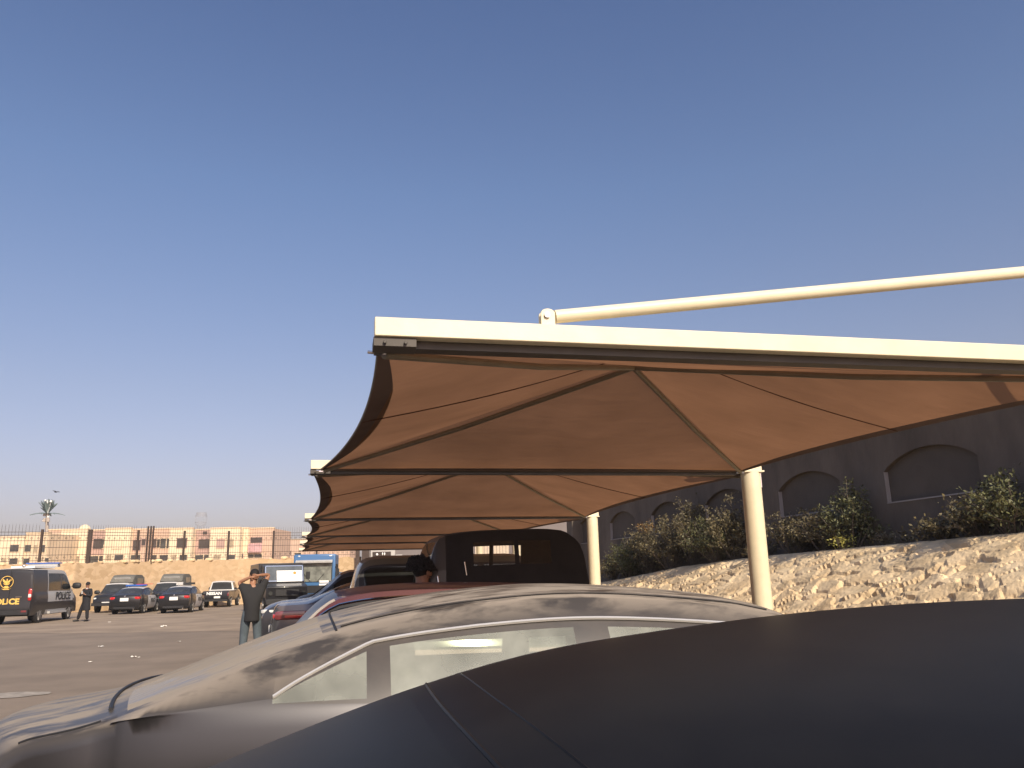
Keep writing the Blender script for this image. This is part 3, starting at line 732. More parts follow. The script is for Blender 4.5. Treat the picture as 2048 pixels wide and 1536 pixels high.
b = MB(); b.box((.10, 0, 1.375), (1.3, 1.06, .03))
for s_ in (-1, 1): b.box((.10, s_*.54, 1.34), (1.3, .03, .07))
b.build('headliner', M['dark_interior'], silver)
for s_ in (-1, 1):
    b = MB(); b.box((.125, s_*.655, 1.17), (.10, .03, .26)); b.build('belt_pillar_trim', M['dark_interior'], silver)
    b = MB(); b.box((.3, s_*.755, .86), (2.6, .03, .40)); b.build('door_trim', M['dark_interior'], silver)
b = MB(); b.box((-.1, 0, .42), (2.6, 1.4, .05)); b.box((-1.35, 0, 1.0), (.7, 1.3, .04)); b.build('cabin_floor', M['dark_interior'], silver)
# --- black saloon right beside the camera --------------------------------------------------------------
M['black_paint'] = paint('black_paint', (.007, .007, .008), .38, 0, dust=.018, dustcol=(.28, .26, .25), nscale=9, lo=.35, hi=.8, up=(.3, .9), coat=0, base_dust=.010)
M['black_glass'] = paint('black_rear_glass', (.007, .007, .008), .4, 0, dust=.03, dustcol=(.28, .27, .25), nscale=1.4, lo=.2, hi=.8, up=(.2, .8), coat=0, base_dust=.016)
BLK = [(-2.22, .28, .74, 0, -.06), (-2.30, .52, .80, 0, -.09), (-2.32, .78, .80, 0, -.10), (-2.25, .95, .77, .03, -.09), (-1.72, 1.045, .76, .05, -.08), (-.86, 1.338, .64, .05, -.05),
       (-.30, 1.428, .64, .045, -.02), (.25, 1.452, .645, .045, 0), (.85, 1.43, .64, .045, .02), (1.2, 1.36, .63, .045, .03), (2.02, .99, .76, .05, .12), (2.4, .88, .74, .05, .14), (2.62, .72, .72, .03, .14), (2.7, .5, .70, 0, .14), (2.66, .26, .70, 0, .12)]
S2 = dict(S); S2.update(ctl=BLK, cab=(4, 5, 9, 10), windows=[(-1.15, -.78), (-.74, .15), (.25, 1.4)], mats=dict(body=M['black_paint'], windshield=M['dark_glass'], rear_window=M['black_glass'], window=M['dark_glass'], pillar=M['black_plastic']), seats=[], mirror=(1.4, .82, .98, 1.1), black_pillar=True,
                  wheels=(-1.38, 1.6), trim='black_plastic')
BX0, BY0 = 1.06, 1.15
blk, BP, Btop = vehicle('black_sedan', (BX0, BY0, 0), 0, 'black sedan right beside the viewer, its bare dark roof filling the lower right', S2)
surf_line(BP, Btop, [(kx(BP, -.86), w_*.97) for w_ in wl], .0035, 'roof_joint', M['black_paint'], blk, -.0012)
surf_line(BP, Btop, [(kx(BP, -.80), w_*.97) for w_ in wl], .002, 'roof_joint', M['black_paint'], blk, -.0008)
for s_ in (-1, 1):
    surf_line(BP, Btop, [(kx(BP, -.86+j*2.05/30), s_*.965) for j in range(31)], .009, 'roof_moulding', M['black_plastic'], blk, -.003)

SW = [(-1.35, -1.0), (-.95, -.18), (-.08, .95)]
# --- maroon saloon -------------------------------------------------------------------------------------
M['vinyl_dust'] = mat('dusty_moulding', (.34, .31, .28), .7)
M['maroon'] = paint('maroon_paint', (.075, .010, .016), .4, .1, dust=.3, dustcol=(.24, .17, .15), lo=.2, hi=.9, base_dust=.06)
MAR = [(-1.92, .28, .74, 0, -.06), (-1.98, .5, .80, 0, -.08), (-1.98, .85, .80, 0, -.08), (-1.93, 1.0, .78, .02, -.07), (-1.88, 1.06, .77, .03, -.06), (-1.48, 1.42, .62, .05, -.04),
       (-.8, 1.475, .62, .05, 0), (.45, 1.42, .61, .05, .03), (1.25, 1.0, .74, .05, .12), (1.8, .88, .74, .05, .13), (2.12, .72, .70, .03, .14), (2.22, .5, .70, 0, .14), (2.18, .26, .68, 0, .12)]
S3 = dict(ctl=MAR, cab=(4, 5, 7, 8), windows=[(-1.6, -1.15), (-1.05, -.22), (-.1, .95)], mats=dict(body=M['maroon'], windshield=M['dark_glass'], rear_window=M['dusty_glass'], window=M['dark_glass'], pillar=M['black_plastic']), black_pillar=True,
          wheels=(-1.38, 1.38), trim='chrome', beltdip=.03, beltbulge=.08, bulge=.045, handles=[(-.55, .9), (.4, .87)], handle_y=.875, mirror=(.85, .82, .98, 1.1), seats=[(-.6, 3), (.3, 2)],
          extra=[('taillight', 'red_lens', both(lambda s: lens((-1.93, s*.70, .93), (.16, .22, .24)))), ('headlight', 'white_lens', both(lambda s: lens((2.08, s*.62, .64), (.4, .2, .13)))),
                 ('licence_plate', 'plate', [bx((-2.065, 0, .70), (.015, .42, .12))])])
mar, MP, Mtop = vehicle('maroon_hatchback', (1.52, 7.15, 0), 0, 'maroon hatchback with a dull roof parked under the canopy behind the dusty silver one', S3)
surf_line(MP, Mtop, [(kx(MP, -1.82+j*.31/12), -.97) for j in range(13)], .019, 'pillar_moulding', M['vinyl_dust'], mar, .0)

# --- black canvas-topped jeep -----------------------------------------------------------------------
M['jeep_black'] = paint('jeep_black', (.014, .014, .016), .5, 0, dust=.1, coat=.2, base_dust=.03)
M['canvas'] = mat('black_canvas', (.016, .014, .014), .85, var=.2, bump=.3, bscale=30)
JEEP = [(-.78, .45, .80, 0, 0), (-.82, .8, .82, 0, 0), (-.80, 1.15, .80, 0, 0), (-.79, 1.18, .79, .0, 0), (-.78, 1.22, .78, 0, -.01), (-.71, 1.80, .73, .02, -.01), (-.58, 1.985, .71, .03, 0), (-.36, 2.055, .70, .03, 0),
        (.4, 2.045, .70, .03, 0), (.88, 1.97, .69, .03, .0), (1.13, 1.20, .76, .02, .04), (1.5, 1.10, .68, .03, .05), (1.95, 1.04, .64, .02, .05), (2.05, .85, .64, 0, .05), (2.05, .5, .64, 0, .03)]
M['clear_window'] = glass('clear_window', (.9, .9, .88), .8, .06)
S4 = dict(ctl=JEEP, cab=(4, 5, 9, 10), windows=[(-.34, .02), (.07, .52)], mats=dict(body=M['canvas'], windshield=M['clear_window'], rear_window=M['clear_window'], window=M['clear_window'], pillar=M['canvas'], paint=M['jeep_black']), zone=lambda k, x, z, s: 'paint' if (k == 'side' or x > .8) else 'body',
          wheels=(-.35, 1.5), wr=.38, track=.76, beltdip=.0, beltbulge=.04, bulge=.02, mirror=(1.1, .84, 1.3, 1.2), seats=[(.1, 2)], rear_glass=False, vrows=[0, .54, .56, .68, .76, .86, .875, 1],
          extra=[('headlight', 'white_lens', both(lambda s: lens((2.08, s*.42, .85), (.12, .2, .2)))), ('bumper', 'black_plastic', [bx((2.16, 0, .52), (.14, 1.5, .16)), bx((-.9, 0, .5), (.12, 1.5, .14))]),
                 ('grab_handle', 'chrome', [tb([(.90, .80, 1.50), (.91, .79, 1.58)], .012), tb([(.60, .78, 1.58), (.62, .77, 1.72)], .009)]),
                 ('spare_wheel', 'rubber', [tb([(-.98, .1, 1.0), (-.82, .1, 1.0)], .36, 24)])])
jeep, _, _ = vehicle('canvas_top_jeep', (1.97, 9.4, 0), 0, 'black jeep with a black canvas top and a see-through side window under the canopy', S4, cat='jeep')
jeep.rotation_euler = (0, 0, pi)

# --- olive four-wheel drive -----------------------------------------------------------------------------
M['olive'] = paint('olive_paint', (.055, .05, .035), .5, 0, dust=.5, dustcol=(.22, .19, .14), lo=.1, hi=.8, base_dust=.25)
SUV = [(-2.2, .35, .78, 0, -.05), (-2.28, .6, .84, 0, -.06), (-2.28, .95, .83, 0, -.06), (-2.25, 1.05, .82, 0, -.06), (-2.2, 1.10, .81, .0, -.05), (-2.02, 1.68, .68, .04, -.04), (-1.7, 1.76, .68, .05, 0), (.2, 1.76, .68, .05, 0), (.5, 1.70, .67, .05, .02),
       (1.15, 1.15, .78, .04, .08), (1.85, 1.06, .76, .05, .1), (2.2, .92, .74, .03, .1), (2.3, .65, .74, 0, .1), (2.26, .36, .72, 0, .1)]
def suv(name, loc, rz, lab, m, wm, **kw):
    S5 = dict(ctl=SUV, cab=(4, 5, 8, 9), windows=[(-2.0, -1.25), (-1.17, -.32), (-.22, .85)], mats=dict(body=m, windshield=wm, rear_window=M['dark_glass'], window=M['dark_glass'], pillar=M['black_plastic']), black_pillar=True,
              wheels=(-1.4, 1.42), wr=.36, track=.80, beltdip=.0, beltbulge=.04, bulge=.05, handles=[(-.75, 1.0), (.25, 1.0)], handle_y=.89, mirror=(.95, .84, 1.14, 1.3),
              extra=[('taillight', 'red_lens', both(lambda s: lens((-2.24, s*.74, 1.0), (.14, .14, .34)))), ('headlight', 'white_lens', both(lambda s: lens((2.16, s*.66, .84), (.34, .22, .18)))),
                     ('licence_plate', 'plate', [bx((2.42, 0, .58), (.015, .42, .12))]), ('grille', 'black_plastic', [bx((2.37, 0, .80), (.06, .7, .16))]),
                     ('roof_rail', 'black_plastic', both(lambda s: tb([(-1.8, s*.62, 1.80), (-1.7, s*.62, 1.84), (.1, s*.62, 1.84), (.2, s*.62, 1.80)], .016)))])
    S5.update(kw); return vehicle(name, loc, rz, lab, S5)[0]
suv('olive_offroader', (2.42, 12.9, 0), 0, 'dull olive four-wheel drive, tail to the aisle, left of the black jeep', M['olive'], M['dusty_glass'], ctl=[(x_, z_*1.06, *r_) for x_, z_, *r_ in SUV])

# --- grey-blue hatchback with wide red lamp, then dark car nose out -----------------------------------------
M['greyblue'] = paint('greyblue_paint', (.07, .075, .095), .25, .5, dust=.3, dustcol=(.34, .31, .29), lo=.2, hi=.8, base_dust=.05)
M['navy'] = paint('navy_paint', (.02, .024, .035), .25, .3, dust=.25, dustcol=(.34, .31, .29), lo=.2, hi=.8, base_dust=.04)
p = atY(536, 1262, 15.6)
GB = [(-2.2, .28, .74, 0, -.06), (-2.28, .52, .80, 0, -.08), (-2.30, .86, .81, 0, -.09), (-2.20, 1.14, .78, .03, -.09), (-1.72, 1.17, .76, .04, -.07), (-.95, 1.46, .60, .055, -.03),
      (-.2, 1.52, .61, .055, 0), (.38, 1.47, .60, .055, .03), (1.18, 1.05, .74, .05, .12), (1.75, .94, .74, .05, .13), (2.12, .78, .70, .03, .14), (2.24, .5, .70, 0, .14), (2.20, .26, .68, 0, .12)]
S6 = dict(S3); S6.update(ctl=GB, windows=SW, mats=dict(body=M['greyblue'], windshield=M['dark_glass'], rear_window=M['dark_glass'], window=M['dark_glass'], pillar=M['black_plastic']), trim='black_plastic',
          extra=[('taillight', 'red_lens', [lens((-2.28, -.5, .97), (.10, .5, .09), 0, .4), lens((-2.28, .5, .97), (.10, .5, .09), 0, .4), lens((-1.90, -.80, .965), (.44, .09, .05), 0, .3), lens((-1.90, .80, .965), (.44, .09, .05), 0, .3)]),
                 ('lamp_surround', 'red_dim', [lens((-1.98, -.775, .985), (.62, .10, .15), 0, .3), lens((-1.98, .775, .985), (.62, .10, .15), 0, .3)]),
                 ('headlight', 'white_lens', both(lambda s: lens((2.08, s*.62, .7), (.4, .2, .13)))), ('licence_plate', 'plate', [bx((-2.41, 0, .74), (.015, .42, .12))]), ('bumper', 'greyblue', [lens((-2.22, 0, .55), (.36, 1.5, .26), 0, .4)])])
vehicle('grey_sedan', (p.x+2.42, 15.9, 0), 0, 'grey-blue sedan with a wide red tail lamp just right of the man', S6)
p = atY(524, 1215, 20.5)
suv('navy_offroader', (p.x+2.35, 20.6, 0), pi, 'dark navy four-wheel drive, its slim headlamp facing the aisle behind the grey-blue sedan', M['navy'], M['dusty_glass'],
    extra=[('headlight', 'white_lens', both(lambda s: lens((2.14, s*.64, .90), (.36, .22, .10), -s*.3, .5))), ('taillight', 'red_lens', both(lambda s: lens((-2.24, s*.74, 1.0), (.14, .14, .34)))), ('licence_plate', 'plate', [bx((2.42, 0, .58), (.015, .42, .12))]),
           ('grille', 'black_plastic', [bx((2.37, 0, .80), (.06, .7, .14))]), ('wiper', 'black_plastic', [tb([(1.2, .3, 1.22), (.85, -.2, 1.48)], .012), tb([(1.2, -.3, 1.22), (.9, .5, 1.45)], .012)])])
suv('dark_offroader', (1.3, 24.9, 0), pi, 'dark grey four-wheel drive deep under the canopy, only its window corner showing', mat('dark_grey_paint', (.035, .036, .04), .4, coat=.5), M['dusty_glass'])
suv('black_offroader', (1.0, 29.2, 0), pi, 'black four-wheel drive parked nearest to the blue truck under the canopy', M['jeep_black'], M['dark_glass'])

# --- police saloons -----------------------------------------------------------------------------------------
M['police_dark'] = paint('police_dark', (.011, .012, .016), .3, .0, dust=.10, dustcol=(.3, .27, .23), lo=.2, hi=.9, base_dust=.02, coat=.15)
M['police_white'] = paint('police_white', (.62, .60, .57), .45, 0, dust=.3, base_dust=.03, coat=.1)
M['mid_glass'] = mat('mid_glass', (.05, .052, .05), .12, spec=.7, var=.3, scale=2)
M['dark_letter'] = mat('dark_letter', (.03, .03, .035), .6); M['gold'] = mat('gold_letter', (.78, .50, .12), .5, var=.05); M['white_letter'] = mat('white_letter', (.85, .85, .83), .5, var=.03)
M['vinyl_grey'] = mat('vinyl_grey', (.5, .49, .47), .6)
def pz(k, x, z, s):
    if k == 'side' and -.85 < x < 1.05 and z > .32: return 'doors'
    if k == 'top' and -1.02 < x < .40: return 'roof'
    return 'body'
def police_sedan(px, rz, lab, bar):
    S8 = dict(S3); S8.update(ctl=SEDAN, windows=SW, zone=pz, mats=dict(body=M['police_dark'], doors=M['police_white'], roof=M['police_white'], windshield=M['mid_glass'], rear_window=M['mid_glass'], window=M['dark_glass'], pillar=M['police_dark']), trim='black_plastic', seats=[],
              extra=[('taillight', 'red_lens', both(lambda s: lens((-2.20, s*.60, .87), (.30, .42, .17), s*.12))), ('headlight', 'white_lens', both(lambda s: lens((2.08, s*.62, .64), (.4, .2, .13)))),
                     ('licence_plate', 'plate', [bx((-2.412, 0, .80), (.02, .44, .18))]), ('badge', 'chrome', [lens((-2.36, 0, .98), (.04, .09, .07))]), ('exhaust', 'chrome', [tb([(-2.35, -.5, .27), (-2.15, -.5, .27)], .035)]), ('bumper_insert', 'black_plastic', [bx((-2.33, 0, .35), (.08, 1.1, .12))])]+bar)
    r, _, _ = vehicle('police_car', atZ(*px), rz, lab, S8, 'black and white police saloons parked tail to camera')
    for s in (-1, 1):
        text('POLICE', .30, M['dark_letter'], r, (.12, s*.893, .70), (pi/2, 0, 0 if s < 0 else pi), bold=.006)
    return r
AX = pi/2-radians(3)
ps = atZ(248, 1228); ang = AX
def place_rear(px, L=2.3): p = atZ(*px); return p+Vector((cos(AX), sin(AX), 0))*L
def wpix(p): d = p-CO; z = d.dot(_f); return (1024+FPX*d.dot(RT)/z, 768-FPX*d.dot(UP)/z)
r1 = police_sedan((0, 1400), AX, 'police saloon with a long blue light bar, left of the pair, white doors', [('light_bar', 'blue_lens', [bx((-.2, 0, 1.56), (.24, 1.15, .09))]), ('light_bar_base', 'black_plastic', [bx((-.2, 0, 1.50), (.2, 1.0, .04))]), ('red_strip', 'red_lens', [bx((-.2, -.45, 1.62), (.2, .9, .03))])])
r1.location = place_rear((247, 1229))
r2 = police_sedan((0, 1400), AX, 'police saloon with a white sign box and dark bar on its roof', [('roof_sign', 'vinyl_grey', [bx((-.2, .22, 1.60), (.18, .36, .17))]), ('light_bar', 'black_plastic', [bx((-.2, -.32, 1.59), (.24, .55, .12))])])
r2.location = place_rear((346, 1227))

# --- police van ---------------------------------------------------------------------------------------------
VAN = [(-2.86, .42, .84, 0, -.02), (-2.95, .6, .90, 0, -.03), (-2.93, 1.0, .90, 0, -.03), (-2.92, 1.2, .90, 0, -.03), (-2.91, 1.38, .90, 0, -.03), (-2.84, 2.25, .84, .04, -.03), (-2.70, 2.36, .80, .07, 0), (.6, 2.36, .80, .07, 0), (1.15, 2.28, .79, .07, .02),
       (2.15, 1.36, .86, .05, .12), (2.7, 1.10, .84, .05, .16), (2.9, .85, .82, .02, .16), (2.95, .55, .82, 0, .16), (2.9, .4, .80, 0, .14)]
M['van_dark'] = paint('van_dark', (.012, .013, .018), .35, .0, dust=.15, base_dust=.03, coat=.15); M['van_grey'] = paint('van_grey', (.46, .46, .45), .5, 0, dust=.2, base_dust=.05, coat=.1)
def vz(k, x, z, s):
    if k == 'top': return 'body' if x < -2.78 else ('roof' if x < 1.2 else 'side_panel')
    if x > -1.15 and x < 2.3 and (z > .98 or z < .55 or k == 'green'): return 'side_panel'
    return 'body'
S9 = dict(ctl=VAN, cab=(4, 5, 8, 9), windows=[(-1.0, .45), (.62, 1.75)], zone=vz, mats=dict(body=M['van_dark'], side_panel=M['van_grey'], roof=mat('van_roof', (.6, .57, .52), .6), windshield=M['mid_glass'], window=M['dark_glass'], pillar=M['van_grey']),
          wheels=(-1.75, 1.85), wr=.36, track=.85, beltdip=0, beltbulge=.02, bulge=.05, rear_glass=False, handles=[(.9, 1.2)], handle_y=.93, mirror=(1.95, .92, 1.62, 1.9), vrows=[0, .03, .05, .3, .6, .82, .85, 1], zbot=.36,
          extra=[('taillight', 'red_lens', both(lambda s: lens((-2.93, s*.86, 1.27), (.14, .13, .52), 0, .4))), ('reversing_lamp', 'white_lens', both(lambda s: lens((-2.965, s*.865, 1.22), (.1, .12, .16), 0, .4))),
                 ('bumper', 'black_plastic', [bx((-2.98, 0, .52), (.18, 1.74, .2))]), ('licence_plate', 'plate', [bx((-2.975, .62, .80), (.02, .45, .15))]),
                 ('door_seam', 'black_plastic', [bx((-2.965, 0, 1.5), (.015, .02, 1.7))]), ('door_handle', 'chrome', [bx((-2.99, -.42, 1.18), (.02, .26, .025))]), ('reflector', 'red_dim', both(lambda s: bx((-3.07, s*.72, .56), (.015, .22, .08)))),
                 ('light_bar', 'van_grey', [bx((.55, 0, 2.60), (.34, 1.35, .16))]), ('light_bar_cap', 'blue_lens', [bx((.55, 0, 2.71), (.4, 1.5, .06))]), ('roof_vent', 'white_letter', [bx((-.9, -.1, 2.49), (2.4, 1.0, .08))]),
                 ('roof_lamp', 'chrome', [lens((-2.5, -.3, 2.52), (.13, .13, .13))]), ('side_step', 'van_grey', [bx((.2, -.93, .43), (2.1, .12, .10))])])
M['van_grey_'] = M['van_grey']
van, _, _ = vehicle('police_van', (0, 0, 0), AX, 'dark police van seen from behind at the left edge, gold emblem on its doors', S9, cat='van')
pr = atZ(76, 1246); rot = Matrix.Rotation(AX, 3, 'Z')
van.location = pr-rot @ Vector((-1.75, -.87, 0))
text('POLICE', .34, M['gold'], van, (-2.965, .13, .98), (pi/2, 0, -pi/2), bold=.014, sx=1.05)
text('POLICE', .50, M['dark_letter'], van, (.72, -.962, 1.14), (pi/2, 0, 0), bold=.012, sx=1.15)
text('POLICE', .50, M['dark_letter'], van, (.72, .962, 1.14), (pi/2, 0, pi), bold=.012, sx=1.15)
def emblem(parent, x, y, z, s):
    b = MB(); ring = []
    # ring
    for k in range(36):
        a = 2*pi*k/36; ring.append((cos(a), sin(a)))
    vs = []
    for (c, sn) in ring:
        for rr in (1.0, .9): vs.append((x, y-c*rr*s, z+sn*rr*s))
    b.add(vs, [(2*k, 2*k+1, (2*k+3) % 72, (2*k+2) % 72) for k in range(36)])
    def poly(pts): b.prism([Vector((x-.004, y-px*s, z+pz_*s)) for px, pz_ in pts], (-.006, 0, 0))
    for m_ in (-1, 1):
        poly([(m_*.08, .1), (m_*.62, .55), (m_*.66, .25), (m_*.45, -.02), (m_*.12, -.22)][::m_])
        poly([(m_*.05, -.3), (m_*.5, -.12), (m_*.42, -.32), (m_*.06, -.5)][::m_])
    poly([(-.10, .2), (-.14, -.25), (0, -.5), (.14, -.25), (.10, .2)]); poly([(-.1, .25), (0, .58), (.12, .4), (.1, .2)])
    poly([(-.3, -.62), (.3, -.62), (.3, -1.0), (-.3, -1.0)]); poly([(-.75, -1.0), (-.4, -1.22), (.4, -1.22), (.75, -1.0), (.4, -1.08), (-.4, -1.08)])
    return b.build('emblem', M['gold'], parent)
emblem(van, -2.962, .14, 1.83, .27)

# --- police pickups -----------------------------------------------------------------------------------------
PICK = [(-2.45, .45, .80, 0, 0), (-2.52, .6, .84, 0, 0), (-2.50, 1.0, .83, 0, 0), (-2.46, 1.06, .82, 0, 0), (-.62, 1.08, .80, 0, 0), (-.48, 1.60, .67, .04, 0), (-.3, 1.68, .66, .05, 0), (.45, 1.68, .66, .05, 0), (.6, 1.64, .66, .05, .02),
        (1.25, 1.12, .78, .05, .08), (2.0, 1.04, .76, .05, .1), (2.35, .92, .76, .02, .08), (2.45, .65, .76, 0, .08), (2.42, .42, .74, 0, .06)]
def pk(k, x, z, s):
    if k == 'top' and -.62 < x < .62: return 'roof'
    if k == 'green': return 'roof'
    return 'body'
def pickup(lab, loc, rz, cage=False, tailgate=None, group=None, front_mat='mid_glass'):
    ex = [('headlight', 'white_lens', both(lambda s: lens((2.33, s*.60, .80), (.22, .34, .20)))), ('grille', 'black_plastic', [bx((2.46, 0, .80), (.06, .8, .2))]), ('licence_plate', 'plate', [bx((2.56, 0, .56), (.02, .44, .16)), bx((-2.55, -.1, .66), (.02, .40, .13))]),
          ('taillight', 'red_dim', both(lambda s: lens((-2.48, s*.78, .82), (.1, .14, .26)))), ('bumper', 'black_plastic', [bx((2.5, 0, .50), (.16, 1.6, .18)), bx((-2.58, 0, .46), (.16, 1.6, .14))])]
    S_ = dict(ctl=PICK, cab=(4, 5, 8, 9), windows=[(-.35, .95)], zone=pk, mats=dict(body=M['police_dark'], roof=M['police_white'], windshield=M[front_mat], rear_window=M['rear_dark'], window=M['dark_glass'], pillar=M['police_white']),
              wheels=(-1.55, 1.5), wr=.36, track=.82, beltdip=0, beltbulge=.04, bulge=.04, handles=[(-.1, .98)], handle_y=.88, mirror=(1.05, .86, 1.2, 1.5), extra=ex, zbot=.42)
    r, P_, T_ = vehicle('police_pickup', loc, rz, lab, S_, group, cat='pickup')
    if cage:
        cg = M['cage']; b = MB()
        prof = [(-2.4, 1.08), (-2.4, 2.05), (-2.2, 2.22), (-.9, 2.22), (-.55, 2.12), (-.15, 1.78), (-.30, 1.66), (-.66, 1.55), (-.66, 1.08)]
        hw = [.82, .76, .66, .66, .66, .68, .70, .72, .80]
        b.grid([[(x, -h, z) for (x, z), h in zip(prof, hw)], [(x, 0, z+(.03 if z > 2 else 0)) for (x, z), h in zip(prof, hw)], [(x, h, z) for (x, z), h in zip(prof, hw)]])
        b.prism([Vector((x, -h, z)) for (x, z), h in zip(prof, hw)], (0, .01, 0)); b.prism([Vector((x, h, z)) for (x, z), h in zip(prof, hw)], (0, -.01, 0))
        b.build('rear_hood', cg, r, smooth=True, sharp=25)
        b = MB(); b.box((-.36, 0, 1.98), (.02, .95, .16), rot=Matrix.Rotation(.7, 3, 'Y')); b.build('hood_window', M['vinyl_grey'], r)
        for s in (-1, 1):
            b = MB(); b.box((-1.5, s*.755, 1.82), (1.2, .02, .36)); b.build('hood_window', M['dusty_glass'], r)
    if tailgate:
        text(tailgate, .26, M['white_letter'], r, (-2.555, 0, .96), (pi/2, 0, -pi/2), bold=.012, sx=1.25)
    return r
M['rear_dark'] = mat('dark_rear_glass', (.02, .02, .02), .35, spec=.3)
M['cage'] = mat('grey_rear_hood', (.15, .145, .125), .8, var=.15)
FR = AX+pi
def place_front(px, L=2.5): p = atZ(*px); return p+Vector((cos(AX), sin(AX), 0))*L
pickup('police pickup with a tall grey rear hood facing the camera, behind the officer', place_front((210, 1226)), FR, True, group='police pickups with tall grey rear hoods')
pickup('police pickup with a tall grey rear hood facing the camera, between the two police saloons', place_front((316, 1222)), FR, True, group='police pickups with tall grey rear hoods')
pickup('black pickup with white cab rim', place_front((430, 1215)), AX, False, None, front_mat='mid_glass')
nis = [o for o in bpy.data.objects if o.get('label', '').startswith('black pickup with white')][0]
nis['label'] = 'black pickup with a white cab rim and white tailgate lettering, seen from behind'
text('NISSAN', .25, M['white_letter'], nis, (-2.545, .10, .90), (pi/2, 0, -pi/2), bold=.012, sx=1.15)

# --- blue truck ------------------------------------------------------------------------------------------------
M['truck_blue'] = paint('truck_blue', (.03, .15, .36), .35, 0, dust=.2, base_dust=.08)
tp = atD(636, 1166, 47); tp.z = 0
truck = empty('blue_truck', tp, AX+pi-radians(3), 'blue flat-fronted truck cab facing the camera at the end of the canopies', 'truck')
b = MB(); b.box((.9, 0, 1.75), (1.8, 2.26, 2.5)); b.build('cab', M['truck_blue'], truck, bevel=.07)
M['truck_glass'] = glass('truck_windscreen', (.5, .55, .5), .4, .45, (.50, .52, .46), .12)
b = MB(); b.box((1.815, 0, 2.02), (.03, 1.86, 1.0)); b.build('windshield', M['truck_glass'], truck, bevel=.01)
b = MB(); b.box((1.75, 0, 2.02), (.10, 2.0, 1.12)); b.build('windshield_frame', M['black_plastic'], truck, bevel=.02)
b = MB(); b.box((1.98, 0, 2.60), (.28, 1.98, .12), rot=Matrix.Rotation(.25, 3, 'Y')); b.build('sun_visor', M['vinyl_grey'], truck, bevel=.02)
for s in (-1, 1):
    b = MB(); b.box((1.9, s*1.28, 1.95), (.1, .16, .5)); b.tube([(1.75, s*1.1, 2.3), (1.9, s*1.28, 2.2)], .015); b.build('mirror', M['black_plastic'], truck, bevel=.02)
    b = MB(); b.box((.95, s*1.135, 2.05), (1.2, .02, .8)); b.build('side_window', M['dark_glass'], truck)
    b = MB(); b.tube([(1.78, s*.8, 1.0), (1.86, s*.8, 1.0)], .14, 20); b.build('headlight', M['white_lens'], truck, smooth=True)
    b = MB(); b.tube([(1.86, s*.2, 1.55), (1.85, s*.55, 1.95)], .012); b.build('wiper', M['black_plastic'], truck)
    b = MB(); b.ell((1.78, s*.85, 2.90), (.12, .16, .09)); b.build('marker_lamp', M['white_lens'], truck, smooth=True)
    for wx in (1.0, -3.6):
        b = MB(); b.tube([(wx, s*.78, .48), (wx, s*1.08, .48)], .48, 26); wo_ = b.build('wheel', M['rubber'], truck, smooth=True)
        b = MB(); b.tube([(wx, s*1.07, .48), (wx, s*1.10, .48)], .27, 18); b.build('rim', M['rim'], wo_, smooth=True)
b = MB(); b.box((1.84, 0, .62), (.2, 2.3, .34)); b.build('bumper', M['truck_blue'], truck, bevel=.03)
b = MB(); b.box((1.82, 0, 1.12), (.03, 1.2, .4)); b.build('grille', M['black_plastic'], truck)
for (yy, zz, ww, hh) in ((.55, 1.52, .5, .13), (.6, 1.36, .62, .10)):
    b = MB(); b.box((1.83, yy*1, zz), (.02, ww, hh)); b.build('name_board', M['white_letter'], truck)
b = MB(); b.box((-2.4, 0, 1.5), (4.6, 2.2, 1.1)); b.build('cargo_body', M['truck_blue'], truck, bevel=.03)
b = MB(); b.box((-1.6, 0, .75), (6.4, .8, .25)); b.build('chassis', M['black_plastic'], truck)

# --- black police box truck with a white board in the windscreen ---------------------------------------------
tp = atD(560, 1213, 42); tp.z = 0
bt = empty('police_truck', tp, AX+pi+radians(14), 'black police truck with bright windscreen and white board, behind the man with raised arms', 'truck')
b = MB(); pr_ = [(-.2, .55), (2.3, .55), (2.35, 1.35), (1.25, 1.52), (.82, 2.36), (-.2, 2.40)]
b.prism([Vector((x, -.98, z)) for x, z in pr_], (0, 1.96, 0)); b.build('cab', M['police_dark'], bt, bevel=.05)
b = MB(); b.box((-2.35, 0, 1.62), (4.2, 2.2, 1.75)); b.build('cargo_box', M['van_dark'], bt, bevel=.03)
ar = atan2(.84, -.43); cmid = Vector((1.045, 0, 1.95)); RW = Matrix.Rotation(-(pi/2-atan2(.84, .43)), 3, 'Y')
M['bright_glass'] = mat('bright_windscreen', (.10, .11, .11), .06, spec=1.0, var=.2)
b = MB(); b.box(cmid, (.03, 1.74, .78), rot=RW); b.build('windshield', M['bright_glass'], bt)
b = MB(); 
for zz in (-.41, .41): b.box(cmid+RW @ Vector((.01, 0, zz)), (.05, 1.84, .05), rot=RW)
for yy in (-.9, .9): b.box(cmid+RW @ Vector((.01, yy, 0)), (.05, .05, .86), rot=RW)
b.build('windshield_frame', M['chrome'], bt)
b = MB(); b.box(cmid+RW @ Vector((.05, .24, -.16)), (.02, 1.22, .60), rot=RW); b.build('white_board', M['white_letter'], bt)
b = MB(); c_ = cmid+RW @ Vector((.065, .50, .0)); b.tube([c_, c_+RW @ Vector((.01, 0, 0))], .08, 18); b.build('orange_emblem', M['amber'], bt)
